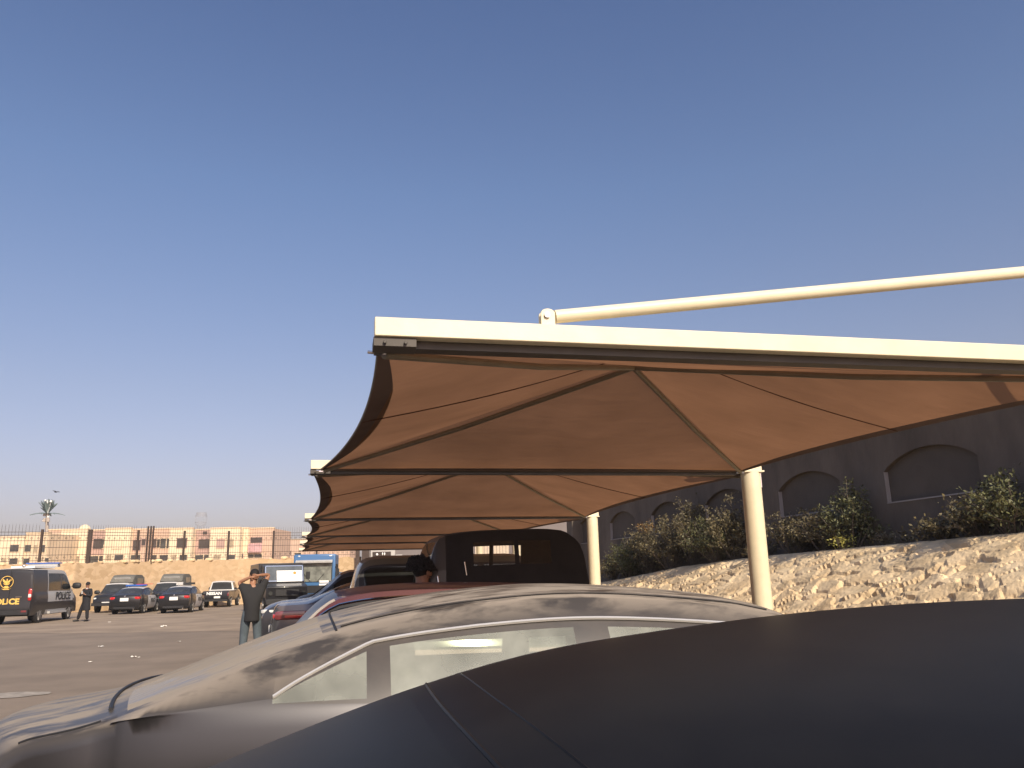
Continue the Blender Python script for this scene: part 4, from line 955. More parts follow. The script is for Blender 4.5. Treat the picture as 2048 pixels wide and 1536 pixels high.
for s in (-1, 1):
    b = MB(); b.tube([(2.28, s*.78, 1.02), (2.39, s*.78, 1.02)], .10, 18); b.build('headlight', M['mid_glass'], bt, smooth=True)
    b = MB(); b.box((.35, s*.985, 1.9), (.8, .02, .6)); b.build('side_window', M['dark_glass'], bt)
    b = MB(); b.box((1.15, s*1.15, 1.85), (.08, .2, .36)); b.build('mirror', M['black_plastic'], bt, bevel=.02)
    for wx in (1.5, -3.0):
        b = MB(); b.tube([(wx, s*.8, .42), (wx, s*1.02, .42)], .42, 24); wo_ = b.build('wheel', M['rubber'], bt, smooth=True)
        b = MB(); b.tube([(wx, s*1.01, .42), (wx, s*1.04, .42)], .24, 18); b.build('rim', M['rim'], wo_, smooth=True)
b = MB(); b.box((2.38, 0, .62), (.2, 2.0, .26)); b.build('bumper', M['black_plastic'], bt, bevel=.03)
b = MB(); b.box((2.37, 0, 1.05), (.04, 1.1, .3)); b.build('grille', M['black_plastic'], bt)
text('W', .3, mat('red_white', (.8, .55, .5), .5), bt, (.55, -1.0, 1.45), (pi/2, 0, 0), bold=.015)

# ------------------------------------------------------------------ retaining wall and fence on the left
WD = [(-120, 47.5), (0, 49.5), (150, 52.0), (212, 54.0), (312, 57.2), (470, 61.5), (720, 66)]
def wdep(px):
    for (a, za), (c, zc) in zip(WD, WD[1:]):
        if px <= c: return za+(zc-za)*(px-a)/(c-a)
    return 66
topy = lambda px: 1130-(px)*.0225
def stonewall_mat():
    m = bpy.data.materials.new('masonry'); m.use_nodes = True; n = m.node_tree.nodes; l = m.node_tree.links; bs = n['Principled BSDF']; bs.inputs['Roughness'].default_value = .95
    tc = n.new('ShaderNodeTexCoord'); mp = n.new('ShaderNodeMapping'); mp.inputs['Scale'].default_value = (1, 1, 1.7)
    dn = n.new('ShaderNodeTexNoise'); dn.inputs['Scale'].default_value = 1.6; dn.inputs['Detail'].default_value = 4; l.new(tc.outputs['Object'], dn.inputs['Vector'])
    dm = n.new('ShaderNodeVectorMath'); dm.operation = 'MULTIPLY_ADD'; l.new(dn.outputs['Color'], dm.inputs[0]); dm.inputs[1].default_value = (.55, .55, .55); l.new(tc.outputs['Object'], dm.inputs[2]); l.new(dm.outputs[0], mp.inputs[0])
    vo = n.new('ShaderNodeTexVoronoi'); vo.inputs['Scale'].default_value = 2.9; l.new(mp.outputs[0], vo.inputs['Vector'])
    ve = n.new('ShaderNodeTexVoronoi'); ve.feature = 'DISTANCE_TO_EDGE'; ve.inputs['Scale'].default_value = 2.9; l.new(mp.outputs[0], ve.inputs['Vector'])
    se = n.new('ShaderNodeSeparateXYZ'); l.new(vo.outputs['Color'], se.inputs[0])
    rp = n.new('ShaderNodeValToRGB'); rp.color_ramp.elements[0].color = (.45, .315, .18, 1); rp.color_ramp.elements[1].color = (.60, .44, .275, 1); l.new(se.outputs[0], rp.inputs[0])
    r2 = n.new('ShaderNodeValToRGB'); r2.color_ramp.elements[0].position = .0; r2.color_ramp.elements[1].position = .06; r2.color_ramp.elements[0].color = (.62, .44, .25, 1); r2.color_ramp.elements[1].color = (1, 1, 1, 1)
    l.new(ve.outputs['Distance'], r2.inputs[0])
    nz = n.new('ShaderNodeTexNoise'); nz.inputs['Scale'].default_value = .35; nz.inputs['Detail'].default_value = 5; l.new(tc.outputs['Object'], nz.inputs['Vector'])
    mx = n.new('ShaderNodeMix'); mx.data_type = 'RGBA'; mx.inputs[7].default_value = (.53, .37, .215, 1)
    r3 = n.new('ShaderNodeMapRange'); r3.inputs[1].default_value = .4; r3.inputs[2].default_value = .62; l.new(nz.outputs[0], r3.inputs[0]); l.new(r3.outputs[0], mx.inputs[0]); l.new(rp.outputs[0], mx.inputs[6])
    l.new(mx.outputs[2], bs.inputs['Base Color'])
    bp = n.new('ShaderNodeBump'); bp.inputs['Strength'].default_value = .45; bp.inputs['Distance'].default_value = .04; l.new(r2.outputs[0], bp.inputs['Height'])
    l.new(bp.outputs[0], bs.inputs['Normal'])
    return m
M['masonry'] = stonewall_mat()
o_ = atD(0, 1130, wdep(0)); o_.z = 0
rw = empty('retaining_wall', o_, 0, 'long sunlit tan stone retaining wall under the black fence behind the police cars', 'wall')
NW = 300; front = []; topv = []
FP = []
for k in range(NW+1):
    px = -120+840*k/NW; D = wdep(px); t = atD(px, topy(px), D); FP.append(t.copy()); j = noise.noise(Vector((px*.06, 0, 0)))*.10+noise.noise(Vector((px*.21, 3, 0)))*.05
    r = []
    for i in range(9):
        z = (t.z+j)*i/8; q = Vector((t.x, t.y, 0))-FH*(.05*(noise.noise(Vector((px*.12, z*1.6, 0)))*1.5)+.22*(1-i/8)); r.append((q.x-o_.x, q.y-o_.y, z))
    q = Vector((t.x, t.y, 0))+FH*.6; r.append((q.x-o_.x, q.y-o_.y, t.z+j)); r.append((q.x-o_.x, q.y-o_.y, 0))
    front.append(r)
b = MB(); b.grid(front); b.build('stonework', M['masonry'], rw, smooth=True, sharp=50)
# rubble on the wall head
for k in range(26):
    px = R_.uniform(0, 330) if k < 18 else R_.uniform(330, 600); t = atD(px, topy(px), wdep(px)); b = MB(); s = R_.uniform(.15, .38)
    b.ell((t.x-o_.x, t.y-o_.y+.1, t.z+s*.15), (s*1.6, s, s*.7), 7, 5, pw=.8); b.build('loose_stone', M['limestone'], rw)
# kerb before the wall
kp0, kp1 = atZ(440, 1209), atZ(600, 1203)
b = MB(); d_ = (kp1-kp0).normalized(); nrm_ = Vector((-d_.y, d_.x, 0))
b.prism([kp0-d_*2, kp1+d_*14, kp1+d_*14+nrm_*1.6, kp0-d_*2+nrm_*1.6], (0, 0, .32)); tag(b.build('kerb', M['kerb']), kind='structure')
# fence: posts, rails, bars, ring ornaments
M['iron'] = mat('dark_iron', (.07, .048, .038), .6)
fo = atD(0, topy(0), wdep(0)); fence = empty('iron_fence', fo, 0, 'tall dark iron railing with spikes and rings standing on the tan stone wall', 'fence')
def FPp(px): t = atD(px, topy(px), wdep(px)); return t+FH*.3
FH_ = 2.32
posts = [-112, -26, 72, 170, 268, 362, 452, 543, 631, 716]
for px in posts:
    t = FPp(px)-fo; b = MB(); b.box((t.x, t.y, t.z+1.0), (.135 if px != 170 else .24, .12, 2.3), rz=-YAW); b.build('post', M['iron'], fence)
t = FPp(293)-fo; b = MB()
for dx in (-.20, .0, .18): b.box((t.x+dx*RH.x, t.y+dx*RH.y, t.z+1.15), (.09, .10, 2.6), rz=-YAW)
b.build('gate_post', M['iron'], fence)
rails = [.22, .55, 1.02, 1.45, 1.78, 1.98]
for a, c in zip(posts, posts[1:]):
    b = MB(); A0, A1 = FPp(a)-fo, FPp(c)-fo
    for z in rails: b.tube([A0+Vector((0, 0, z)), A1+Vector((0, 0, z))], .021, 4)
    b.build('rails', M['iron'], fence)
    b = MB(); L = (A1-A0).length; n = int(L/.175)
    for k in range(1, n):
        p = A0.lerp(A1, k/n)
        b.add([p+Vector((-.0065, 0, .05)), p+Vector((.0065, 0, .05)), p+Vector((.0065, 0, 2.35)), p+Vector((0, 0, 2.52)), p+Vector((-.0065, 0, 2.35)),
               p+Vector((-.0065, .013, .05)), p+Vector((.0065, .013, .05)), p+Vector((.0065, .013, 2.35)), p+Vector((-.0065, .013, 2.35))], [(0, 1, 2, 3, 4), (5, 8, 3, 7, 6), (0, 5, 8, 4), (1, 6, 7, 2)])
    b.build('bars', M['iron'], fence, merge=False)
    b = MB(); n2 = int(L/.36)
    for k in range(n2):
        p = A0.lerp(A1, (k+.5)/n2)
        for z in (.385, 1.60):
            ring = [p+Vector((RH.x*.055*cos(q), RH.y*.055*cos(q), z+.055*sin(q))) for q in [2*pi*i/8 for i in range(9)]]
            b.tube(ring, .013, 4, cap=False)
    b.build('ring_row', M['iron'], fence, merge=False)

# ------------------------------------------------------------------ apartment blocks beyond the wall
M['b_cream'] = mat('facade_cream', (.76, .64, .45), .9, var=.08, scale=.3); M['b_pink'] = mat('facade_pink', (.60, .42, .31), .9, var=.08, scale=.3)
M['b_rose'] = mat('facade_rose', (.46, .31, .26), .9, var=.06, scale=.3); M['b_pale'] = mat('facade_pale', (.66, .52, .36), .9, var=.06, scale=.3)
M['pane'] = mat('window_pane', (.06, .058, .055), .25, var=.4, scale=1); M['shut'] = mat('shutter', (.38, .30, .20), .8, var=.2); M['cloth'] = mat('hung_cloth', (.55, .33, .33), .9, var=.2, scale=2)
M['recess'] = mat('shaded_recess', (.07, .055, .05), .95)
def bl(D):   # pixel box -> local metres on the facade at distance D
    def f(px, py): return atD(px, py, D)
    return f
def block(label, D, segs, wins, depth=12, cat='building'):
    px0 = segs[0][0]; base = atD(px0, 1170, D); base.z = 0; root = empty('apartment_block', base, 0, label, cat)
    rot = Matrix.Rotation(-YAW, 3, 'Z')
    def loc(px, py): p = atD(px, py, D); d = p-base; return d.dot(RH), p.z
    for (a, c, ty, mt, setb) in segs:
        x0, z1 = loc(a, ty); x1, z1b = loc(c, ty); z1 = (z1+z1b)/2; b = MB(); cx = (x0+x1)/2
        b.box(rot @ Vector((cx, setb+depth/2, z1/2)), (x1-x0, depth, z1), rz=-YAW); b.build('wall', M[mt], root)
        b = MB(); b.box(rot @ Vector((cx, setb+.35, z1+.12)), (x1-x0+.06, .9, .24), rz=-YAW); b.build('parapet', M['b_pale'], root)
    for (a, t, c, bt_, mt, setb) in wins:
        x0, z1 = loc(a, t); x1, z0 = loc(c, bt_); b = MB(); cx = (x0+x1)/2; w_, h_ = x1-x0, z1-z0
        b.box(rot @ Vector((cx, setb-.02, (z0+z1)/2)), (w_+.24, .14, h_+.24), rz=-YAW); fr = b.build('window', M['b_pale'] if mt != 'recess' else M['b_rose'], root)
        b = MB(); b.box(rot @ Vector((cx, setb-.08, (z0+z1)/2)), (w_, .08, h_), rz=-YAW); b.build('pane', M[mt], fr)
        if mt == 'pane' and w_ > 2.2:
            b = MB(); b.box(rot @ Vector((cx, setb-.14, (z0+z1)/2)), (.14, .06, h_), rz=-YAW); b.build('mullion', M['b_pale'], fr)
    return root
block('low cream house at the far left behind the fence', 140, [(-90, 50, 1076, 'b_cream', 0), (50, 96, 1067, 'b_pale', .4)],
      [(22, 1090, 37, 1103, 'pane', 0), (44, 1090, 59, 1103, 'pane', .4), (78, 1090, 87, 1104, 'pane', .4), (20, 1117, 35, 1128, 'pane', 0), (41, 1117, 56, 1128, 'pane', .4), (-30, 1090, -10, 1103, 'pane', 0), (4, 1116, 12, 1128, 'shut', 0), (72, 1116, 84, 1122, 'shut', .4), (-60, 1090, -45, 1103, 'pane', 0), (66, 1090, 72, 1104, 'shut', .4), (88, 1116, 94, 1128, 'pane', .4)])
B2 = block('cream and pink apartment block topped by a small white dome, behind the fence', 150, [(92, 123, 1060, 'b_pink', .8), (123, 176, 1060, 'b_cream', 0), (176, 211, 1060, 'b_rose', 1.6), (211, 262, 1058, 'b_cream', 0), (262, 290, 1059, 'b_pink', .9)],
      [(99, 1077, 120, 1091, 'pane', .8), (107, 1092, 117, 1104, 'recess', .8), (99, 1113, 117, 1128, 'pane', .8), (137, 1079, 156, 1098, 'shut', 0), (179, 1077, 194, 1097, 'recess', 1.6), (200, 1078, 209, 1088, 'pane', 1.6), (172, 1112, 206, 1125, 'pane', 1.6),
       (226, 1080, 243, 1097, 'b_cream', 0), (263, 1080, 276, 1100, 'recess', .9), (258, 1110, 276, 1121, 'pane', .9), (280, 1078, 286, 1090, 'recess', .9), (195, 1078, 198, 1096, 'pane', 1.6), (126, 1112, 134, 1124, 'shut', 0), (143, 1113, 158, 1124, 'shut', 0), (214, 1110, 222, 1120, 'shut', 0), (230, 1110, 246, 1120, 'pane', 0)])
c = atD(163, 1060, 150); d = c-B2.location; b = MB(); b.ell((d.x, d.y+2, c.z-.05), (2.2, 2.2, 2.4), 18, 12); b.build('roof_dome', M['b_cream'], B2, smooth=True)
block('pink and cream apartment block standing behind the thick triple fence post', 153, [(291, 340, 1058, 'b_pink', .9), (340, 386, 1058, 'b_cream', 0), (386, 421, 1059, 'b_rose', 1.6), (421, 480, 1057, 'b_cream', 0)],
      [(295, 1078, 308, 1095, 'recess', .9), (318, 1077, 340, 1096, 'pane', .9), (355, 1077, 373, 1095, 'recess', 0), (392, 1078, 418, 1096, 'recess', 1.6), (434, 1078, 449, 1096, 'b_rose', 0), (316, 1110, 336, 1121, 'pane', .9), (384, 1110, 418, 1120, 'pane', 1.6), (296, 1110, 309, 1121, 'pane', .9), (311, 1078, 315, 1095, 'pane', .9), (344, 1110, 352, 1120, 'shut', 0), (360, 1110, 374, 1120, 'pane', 0), (428, 1110, 440, 1119, 'shut', 0), (455, 1079, 466, 1094, 'shut', 0), (456, 1110, 470, 1118, 'pane', 0), (400, 1062, 408, 1068, 'recess', 1.6)])
B4 = block('peach apartment block with a cloth hung over its balcony, right of the row', 155, [(478, 498, 1057, 'b_cream', 0), (498, 546, 1057, 'b_pink', .6)],
      [(480, 1076, 485, 1084, 'pane', 0), (500, 1075, 522, 1085, 'recess', .6), (491, 1109, 522, 1115, 'pane', .6), (472, 1108, 486, 1116, 'recess', 0)])
b = MB(); c = atD(510, 1096, 154.5)-B4.location; b.box(c, (2.6, .1, 1.7), rz=-YAW); b.build('hung_cloth', M['cloth'], B4)
block('distant rose coloured houses right of the peach block', 210, [(546, 700, 1079, 'b_pink', 0)], [(556, 1104, 566, 1112, 'shut', 0), (574, 1102, 582, 1110, 'recess', 0), (590, 1106, 602, 1113, 'pane', 0), (606, 1090, 612, 1094, 'recess', 0)])
for px in (548, 562, 584, 600):
    pass

# ------------------------------------------------------------------ palm-shaped phone mast, pylon, bird
M['frond'] = mat('plastic_frond', (.16, .21, .20), .8); M['mast'] = mat('mast_steel', (.42, .36, .31), .6)
DP = 190; pb = atD(91, 1165, DP); pb.z = 0; pm = empty('palm_phone_mast', pb, 0, 'phone mast disguised as a palm tree rising behind the left houses', 'phone mast')
ctr = atD(95, 1027, DP); topz = ctr.z; bx0 = ctr.x-pb.x; by0 = ctr.y-pb.y
b = MB(); b.tube([(0, 0, 0), (bx0, by0, topz)], [.55, .34], 12); b.build('trunk', M['mast'], pm, smooth=True)
rr = random.Random(3)
for k in range(60):
    a = rr.uniform(0, 2*pi); up_ = rr.choice([.2, .75, 1.0, 1.1, 1.2, 1.15, 1.25, 1.3, 1.4, 1.35]); L = rr.uniform(3.0, 3.9)
    d = Vector((cos(a)*cos(up_), sin(a)*cos(up_), sin(up_))); b = MB(); sd_ = Vector((-sin(a), cos(a), 0)); n = 8; P_ = []
    for j in range(n+1):
        t = j/n; P_.append(Vector((bx0, by0, topz))+d*L*t+Vector((0, 0, -1.1*t*t*cos(up_))))
    nn = d.cross(sd_).normalized()
    b.grid([[p+sd_*(.30*sin(pi*min(1, .12+.88*j/n))+.03)*sg+nn*-.12*abs(sg) for j, p in enumerate(P_)] for sg in (-1, 0, 1)])
    b.build('frond', M['frond'], pm)
for (px, py, s) in ((91, 1001, .55), (102, 1003, .55), (95, 1004, .4), (85, 1041, .5), (96, 1034, .5), (96, 1038, .4)):
    c = atD(px, py, DP-1)-pb; b = MB(); b.ell(c, (s, s, s*(2.2 if px == 95 else 1.0)), 10, 8); b.tube([c, Vector((bx0, by0, min(c.z, topz)-.5))], .06, 5); b.build('antenna', M['white_letter'], pm, smooth=True)
for (px, py) in ((97, 1040), (89, 1040), (89, 1029)):
    c = atD(px, py, DP-1)-pb; b = MB(); b.box(c, (.5, .4, .8)); b.build('radio_unit', M['mast'], pm)
M['pylon'] = mat('galvanised', (.34, .34, .36), .7)
DY = 520; p0 = atD(394, 1160, DY); p0.z = 0; py_ = empty('lattice_tower', p0, 0, 'faint lattice water tower far behind the apartment blocks', 'tower')
zt = atD(394, 1026, DY).z; zb = atD(394, 1050, DY).z; b = MB()
Rr = 3.8
for k in range(10):
    a = 2*pi*k/10; b.tube([(Rr*.8*cos(a), Rr*.8*sin(a), zb), (Rr*cos(a), Rr*sin(a), (zt+zb)/2), (Rr*.8*cos(a), Rr*.8*sin(a), zt)], .10, 4)
for z in (zb, zb+(zt-zb)*.2, zb+(zt-zb)*.75, zt-.8, zt):
    rr_ = Rr*(.8+.2*sin(pi*(z-zb)/(zt-zb))); b.tube([(rr_*cos(2*pi*k/20), rr_*sin(2*pi*k/20), z) for k in range(21)], .13, 4, cap=False)
b.build('tank_cage', M['pylon'], py_)
b = MB()
for k in range(4):
    a = pi/4+pi/2*k; b.tube([(5*cos(a), 5*sin(a), 0), (2.2*cos(a), 2.2*sin(a), zb)], .14, 4)
for z in range(0, int(zb), 5):
    f_ = z/zb; r0 = 5+(2.2-5)*f_; r1_ = 5+(2.2-5)*min(1, (z+5)/zb)
    for k in range(4):
        a = pi/4+pi/2*k; a2 = a+pi/2; b.tube([(r0*cos(a), r0*sin(a), z), (r1_*cos(a2), r1_*sin(a2), min(z+5, zb))], .09, 3)
b.build('legs', M['pylon'], py_)
# bird
pbd = atD(112, 984, 70); bird = MB()
bird.ell((0, 0, 0), (.12, .42, .1), 10, 8)
for s in (-1, 1):
    vs = [Vector((s*.03, .12, .02)), Vector((s*.22, .09, .09)), Vector((s*.36, -.02, .04)), Vector((s*.2, -.08, .07)), Vector((s*.03, -.10, .02))]
    bird.prism(vs if s > 0 else vs[::-1], (0, 0, .012))
bird.prism([Vector((-.02, -.18, 0)), Vector((.02, -.18, 0)), Vector((.06, -.32, 0)), Vector((-.06, -.32, 0))], (0, 0, .01))
o = bird.build('bird', mat('dark_feather', (.03, .03, .035), .8), loc=pbd, smooth=True); o.rotation_euler = (0, .1, .9); tag(o, 'small dark bird gliding in the pale sky above the palm-shaped mast', 'bird')

# ------------------------------------------------------------------ gatehouse and gate at the end of the lot
M['gate_grey'] = mat('gatehouse_grey', (.20, .175, .17), .9, var=.06, scale=.6); M['gate_white'] = mat('gatehouse_white', (.5, .48, .46), .8, var=.04)
GD = 62; g0 = atD(736, 1160, GD); g0.z = 0; gh = empty('gatehouse', g0, 0, 'plain grey building at the end of the lot seen under the canopies', 'building')
rot = Matrix.Rotation(-YAW, 3, 'Z')
def gl(px, py, D=GD): p = atD(px, py, D); return (p-g0).dot(RH), p.z
x0, _ = gl(736, 1100); x1, _ = gl(1215, 1100)
b = MB(); b.box(rot @ Vector(((x0+x1)/2, 4, 3.7)), (x1-x0, 8, 7.4), rz=-YAW); b.build('wall', M['gate_grey'], gh)
a, zt_ = gl(742, 1099); c, zb_ = gl(790, 1132)
b = MB(); b.box(rot @ Vector(((a+c)/2, -.06, (zt_+zb_)/2)), (c-a, .12, zt_-zb_), rz=-YAW); wd = b.build('window', M['gate_white'], gh)
a, zt_ = gl(746, 1104); c, zb_ = gl(782, 1132)
b = MB(); b.box(rot @ Vector(((a+c)/2, -.13, (zt_+zb_)/2)), (c-a, .06, zt_-zb_), rz=-YAW); b.build('pane', M['recess'], wd)
b = MB(); a, z_ = gl(755, 1109); b.ell(rot @ Vector((a, -.2, z_)), (.18, .1, .18)); a, z_ = gl(766, 1108); b.ell(rot @ Vector((a, -.2, z_)), (.1, .1, .24)); a, z_ = gl(770, 1108); b.ell(rot @ Vector((a, -.2, z_)), (.1, .1, .24)); b.build('lamp', M['white_letter'], gh, smooth=True)
a, z_ = gl(798, 1110); b = MB(); b.box(rot @ Vector((a, -.05, z_)), (.5, .05, .06), rz=-YAW); b.build('small_sign', M['gate_white'], gh)
# sunlit slatted gate leaf seen through the jeep window
M['slat_cream'] = mat('gate_slats', (.66, .55, .42), .7, var=.05)
gp = atD(985, 1160, 58); gp.z = 0; sg = empty('slatted_gate', gp, 0, 'pale sunlit slatted gate seen through the side window of the jeep', 'gate')
x = -1.1
while x < 1.3:
    if not (-.2 < x < .12):
        b = MB(); b.box(rot @ Vector((x, 0, 2.5)), (.19, .05, 4.8), rz=-YAW); b.build('slat', M['slat_cream'], sg)
    x += .22
b = MB(); b.box(rot @ Vector((-.03, .03, 2.5)), (.22, .1, 5.0), rz=-YAW); b.build('gate_post', mat('brown_wood', (.22, .12, .06), .7), sg)
b = MB(); b.box(rot @ Vector((0.1, .06, .3)), (2.5, .05, .1), rz=-YAW); b.box(rot @ Vector((.1, .06, 4.7)), (2.5, .05, .1), rz=-YAW); b.build('rail', M['slat_cream'], sg)
for px, lab in ((714, 'dark gate post nearest the blue truck'), (727, 'dark gate post beside the grey gatehouse window'), (733, 'slimmer dark pole touching the gatehouse corner')):
    p = atD(px, 1160, 60); p.z = 0; b = MB(); b.box((0, 0, 2.2), (.28, .2, 4.4), rz=-YAW); b.box((0, 0, 4.45), (.36, .28, .1), rz=-YAW); o = b.build('gate_post', M['iron'], loc=p, bevel=.01); tag(o, lab, 'post', 'dark posts of the far gate')

# ------------------------------------------------------------------ people
M['skin'] = mat('skin', (.34, .17, .10), .55, var=.06); M['skin_shade'] = mat('skin2', (.26, .13, .08), .55, var=.06)
M['hair'] = mat('black_hair', (.012, .010, .010), .7, var=.3, bump=.6, bscale=80); M['polo'] = mat('black_polo', (.022, .022, .024), .9, var=.1, bump=.2, bscale=12)
M['jeans'] = mat('blue_grey_jeans', (.085, .11, .13), .9, var=.15, scale=6, bump=.2, bscale=15); M['uniform'] = mat('black_uniform', (.016, .016, .02), .85, var=.1, bump=.2, bscale=12); M['shoe'] = mat('black_shoe', (.015, .014, .013), .5)
def skin(name, verts, edges, m, parent, sub=2, rootv=0):
    me = bpy.data.meshes.new(name); me.from_pydata([v[:3] for v in verts], edges, []); o = link(bpy.data.objects.new(name, me)); me.materials.append(m)
    o.modifiers.new('s', 'SKIN')
    if not me.skin_vertices: pass
    for i, v in enumerate(verts):
        r = v[3] if isinstance(v[3], tuple) else (v[3], v[3]); me.skin_vertices[0].data[i].radius = r
    me.skin_vertices[0].data[rootv].use_root = True
    o.modifiers['s'].use_smooth_shade = True; s = o.modifiers.new('u', 'SUBSURF'); s.levels = sub; s.render_levels = sub
    o.parent = parent; return o
def chain(V, E, pts, start=None):
    prev = start
    for p in pts:
        V.append(p); i = len(V)-1
        if prev is not None: E.append((prev, i))
        prev = i
    return prev
def hand(V, E, wrist, direction, palm_n, side, curl=.4):
    d = direction.normalized(); n = palm_n.normalized(); s = d.cross(n).normalized()*side; wp = Vector(V[wrist][:3])
    k = wp+d*.055; V.append((*k, (.030, .018))); E.append((wrist, len(V)-1)); pi_ = len(V)-1
    for f, (off, L) in enumerate(((-.030, .062), (-.010, .074), (.010, .070), (.028, .055))):
        p1 = wp+d*.095+s*off; p2 = p1+(d+n*curl*.5).normalized()*L*.5; p3 = p2+(d+n*curl*1.4).normalized()*L*.5
        chain(V, E, [(*p1, .0095), (*p2, .0085), (*p3, .0075)], pi_)
    p1 = wp+d*.03-s*.04; p2 = p1+(d-s*.6+n*.3).normalized()*.04; chain(V, E, [(*p1, .012), (*p2, .009)], pi_)
def figure(root, J, H, mats, coat=False, hair=True, face_dir=None):
    V = []; E = []; sc_ = H/1.76
    g = lambda k: Vector(J[k])*sc_
    chain(V, E, [(*g('pelvis'), (.125, .09)), (*(g('pelvis').lerp(g('chest'), .45)), (.115, .085)), (*g('chest'), (.150, .105)), (*g('neck'), .060), (*g('skull0'), .066), (*g('skull1'), .088), (*g('skull2'), .070)])
    for s in ('l', 'r'):
        i = chain(V, E, [(*g('sh'+s), .062), (*g('el'+s), .043), (*g('wr'+s), .028)], 2); w0 = Vector(V[i][:3]); e0 = Vector(V[i-1][:3])
        hand(V, E, i, J.get('hd'+s, w0-e0), J.get('hn'+s, Vector((0, 1, 0))), 1 if s == 'l' else -1)
        chain(V, E, [(*g('hip'+s), .092), (*g('kn'+s), .060), (*g('an'+s), .040)], 0)
    body = skin('body', V, E, mats['skin'], root)
    hd = g('skull1'); fd = (face_dir or Vector((0, 1, 0))).normalized(); rt_ = fd.cross(Vector((0, 0, 1))).normalized()
    b = MB(); RF = Matrix((rt_, fd, Vector((0, 0, 1)))).transposed()
    b.ell(hd-fd*.012+Vector((0, 0, .035)), (.185, .215, .20), 16, 12, rot=RF)
    if hair == 'curly':
        q = random.Random(5)
        for _ in range(1100):
            v = Vector((q.gauss(0, 1), q.gauss(0, 1), abs(q.gauss(.25, 1)))).normalized(); c = hd+v*q.uniform(.10, .16)*(1+.18*noise.noise(v*3))+Vector((0, 0, .015))-fd*.03
            b.ell(c, (q.uniform(.014, .03),)*2+(q.uniform(.014, .03),), 4, 3)
    b.build('hair', M['hair'], root, smooth=True)
    b = MB(); b.ell(hd+fd*.105+Vector((0, 0, -.02)), (.03, .04, .05), 8, 6, rot=RF); b.build('nose', mats['skin'], root, smooth=True)
    for s in (-1, 1):
        b = MB(); b.ell(hd+rt_*s*.092+Vector((0, 0, -.01)), (.025, .05, .065), 8, 6, rot=RF); b.build('ear', mats['skin'], root, smooth=True)
        b = MB(); b.ell(hd+fd*.085+rt_*s*.034+Vector((0, 0, .012)), (.028, .018, .016), 8, 6, rot=RF); b.build('eye', M['hair'], root, smooth=True)
    b = MB(); b.ell(hd+fd*.092+Vector((0, 0, -.058)), (.055, .015, .014), 8, 6, rot=RF); b.build('mouth', M['skin_shade'], root, smooth=True)
    # shirt
    V = []; E = []
    lo = g('pelvis')+Vector((0, 0, -.19 if not coat else -.16)); chain(V, E, [(*lo, (.235, .175)), (*(lo+Vector((0, 0, .025))), (.235, .175)), (*(g('pelvis').lerp(g('chest'), .40)), (.205, .155)), (*g('chest'), (.195, .14)), (*(g('chest').lerp(g('neck'), .75)), (.085, .075))])
    if coat: V[0] = (*lo, (.21, .16)); V[1] = (*V[1][:3], (.21, .16)); V.append((*(g('pelvis')+Vector((0, 0, -.44))), (.235, .18))); E.append((0, len(V)-1)); V.append((*(g('pelvis')+Vector((0, 0, -.47))), (.235, .18))); E.append((len(V)-2, len(V)-1))
    for s in ('l', 'r'):
        f_ = 1.0 if coat else .62
        e = g('sh'+s).lerp(g('el'+s), min(f_, 1)); pts = [(*g('sh'+s), .080), (*e, .066)]
        if coat: pts.append((*g('el'+s).lerp(g('wr'+s), .85), .046))
        chain(V, E, pts, 3)
    skin('shirt' if not coat else 'coat', V, E, mats['shirt'], root, rootv=3)
    V = []; E = []
    chain(V, E, [(*(g('pelvis')+Vector((0, 0, .12))), (.150, .12)), (*(g('pelvis')+Vector((0, 0, -.05))), (.170, .13))])
    for s in ('l', 'r'):
        chain(V, E, [(*g('hip'+s), .108), (*g('kn'+s), .084), (*(g('an'+s)+Vector((0, 0, .0))), .070)], 1)
    skin('trousers', V, E, mats['trousers'], root, rootv=1)
    for s in ('l', 'r'):
        a = g('an'+s); f = J.get('ft'+s, Vector((0, 1, 0))).normalized(); b = MB(); RF = Matrix((f.cross(Vector((0, 0, 1))), f, Vector((0, 0, 1)))).transposed()
        b.ell(Vector((a.x, a.y, .045))+f*.07, (.10, .28, .10), 12, 8, rot=RF, pw=.8); b.build('shoe', M['shoe'], root, smooth=True)
    return body
def J0():
    return dict(pelvis=(0, 0, .96), chest=(0, 0, 1.34), neck=(0, 0, 1.50), skull0=(0, .01, 1.57), skull1=(0, .015, 1.66), skull2=(0, .01, 1.71),
                shl=(-.19, 0, 1.42), shr=(.19, 0, 1.42), ell=(-.26, 0, 1.12), elr=(.26, 0, 1.12), wrl=(-.27, .05, .88), wrr=(.27, .05, .88),
                hipl=(-.10, 0, .88), hipr=(.10, 0, .88), knl=(-.11, .02, .49), knr=(.11, .02, .49), anl=(-.12, 0, .09), anr=(.12, 0, .09))
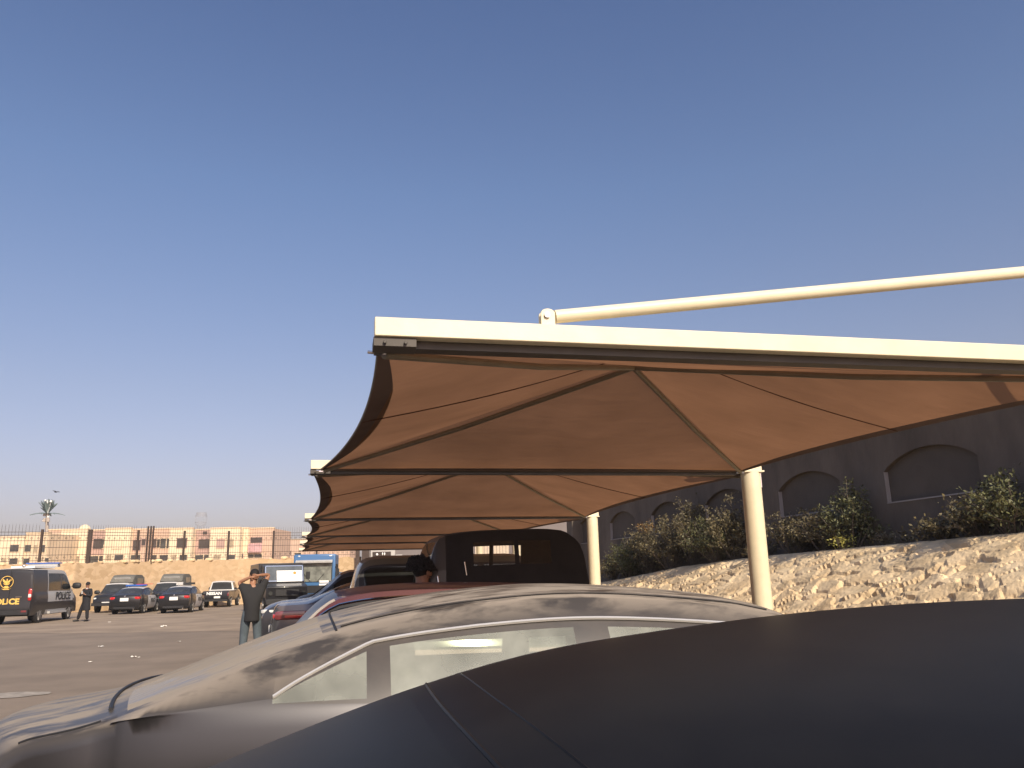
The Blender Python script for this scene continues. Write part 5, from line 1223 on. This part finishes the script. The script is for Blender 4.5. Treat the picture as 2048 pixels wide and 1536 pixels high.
# man with raised arms, seen from behind
mp_ = atZ(498, 1330); man = empty('person', mp_, -YAW+.42, 'person in a black polo and grey-blue jeans, back turned, both hands behind the head', 'person')
J = J0(); J.update(pelvis=(0, 0, .97), chest=(-.01, .0, 1.34), neck=(.0, .03, 1.50), skull0=(.01, .05, 1.57), skull1=(.02, .07, 1.655), skull2=(.02, .07, 1.70),
                   shl=(-.19, 0, 1.44), shr=(.19, 0, 1.45), ell=(-.25, .12, 1.53), elr=(.30, .08, 1.67), wrl=(-.07, -.03, 1.62), wrr=(.12, -.04, 1.66), hdl=Vector((.9, -.1, .1)), hdr=Vector((-.95, -.1, -.05)), hnl=Vector((0, 1, 0)), hnr=Vector((0, 1, 0)),
                   knl=(-.12, .05, .50), knr=(.13, -.01, .50), anl=(-.14, .0, .09), anr=(.17, -.06, .09))
figure(man, J, 1.80, dict(skin=M['skin'], shirt=M['polo'], trousers=M['jeans']), face_dir=Vector((-.35, 1, -.05)))
# officer facing the camera
of = atZ(169, 1243); off_ = empty('person', of, pi-YAW-.25, 'person in a long black uniform coat standing between the van and the parked pickups', 'person')
J = J0(); J.update(ell=(-.28, .03, 1.15), elr=(.30, .08, 1.16), wrl=(-.06, .22, 1.22), wrr=(.10, .24, 1.26), hdl=Vector((.5, .3, .5)), hdr=Vector((-.4, .3, .6)), hnl=Vector((0, -1, .3)), hnr=Vector((0, -1, .3)),
                   knl=(-.12, .04, .50), knr=(.22, .06, .49), anl=(-.13, 0, .09), anr=(.36, .04, .09), ftr=Vector((.6, 1, 0)))
figure(off_, J, 1.74, dict(skin=M['skin_shade'], shirt=M['uniform'], trousers=M['uniform']), coat=True, face_dir=Vector((0, 1, -.05)))
b = MB(); b.box((.02, .30, 1.30), (.07, .02, .14)); b.build('phone', M['vinyl_grey'], off_)
b = MB(); b.ell((0, .02, 1.475), (.145, .14, .05), 12, 6); b.build('collar', M['white_letter'], off_, smooth=True)
# person with dark curly hair between the maroon car and the jeep
cp = atY(843, 1140, 8.55); cp.z = 0; cur = empty('person', (cp.x, 8.55, 0), -1.0, 'person with dark curly hair standing between the maroon hatchback and the jeep, forearm raised', 'person')
J = J0(); J.update(elr=(.30, .12, 1.18), wrr=(.16, .34, 1.36), hdr=Vector((-.3, .6, .5)), hnr=Vector((-1, 0, 0)))
figure(cur, J, 1.72, dict(skin=M['skin_shade'], shirt=mat('dark_shirt', (.05, .05, .055), .9), trousers=M['uniform']), hair='curly')
b = MB(); b.ell((0, .02, 1.465), (.20, .19, .08), 12, 6); b.build('collar', M['white_letter'], cur, smooth=True)
b = MB(); wr_ = Vector((.16, .34, 1.36))*1.72/1.76; b.ell(wr_-Vector((0, .02, .03)), (.075, .06, .04), 12, 6); b.build('wristwatch', M['chrome'], cur, smooth=True)

# ------------------------------------------------------------------ desert haze
hz = MB(); hz.box((-100, 700, 31.5), (1700, 1700, 66))
hm = bpy.data.materials.new('haze'); hm.use_nodes = True; n = hm.node_tree.nodes; l = hm.node_tree.links; n.remove(n['Principled BSDF'])
pv = n.new('ShaderNodeVolumePrincipled'); pv.inputs['Color'].default_value = (.86, .90, .94, 1); pv.inputs['Density'].default_value = .0004; pv.inputs['Anisotropy'].default_value = .0
l.new(pv.outputs[0], n['Material Output'].inputs['Volume'])
tag(hz.build('haze', hm), kind='stuff')
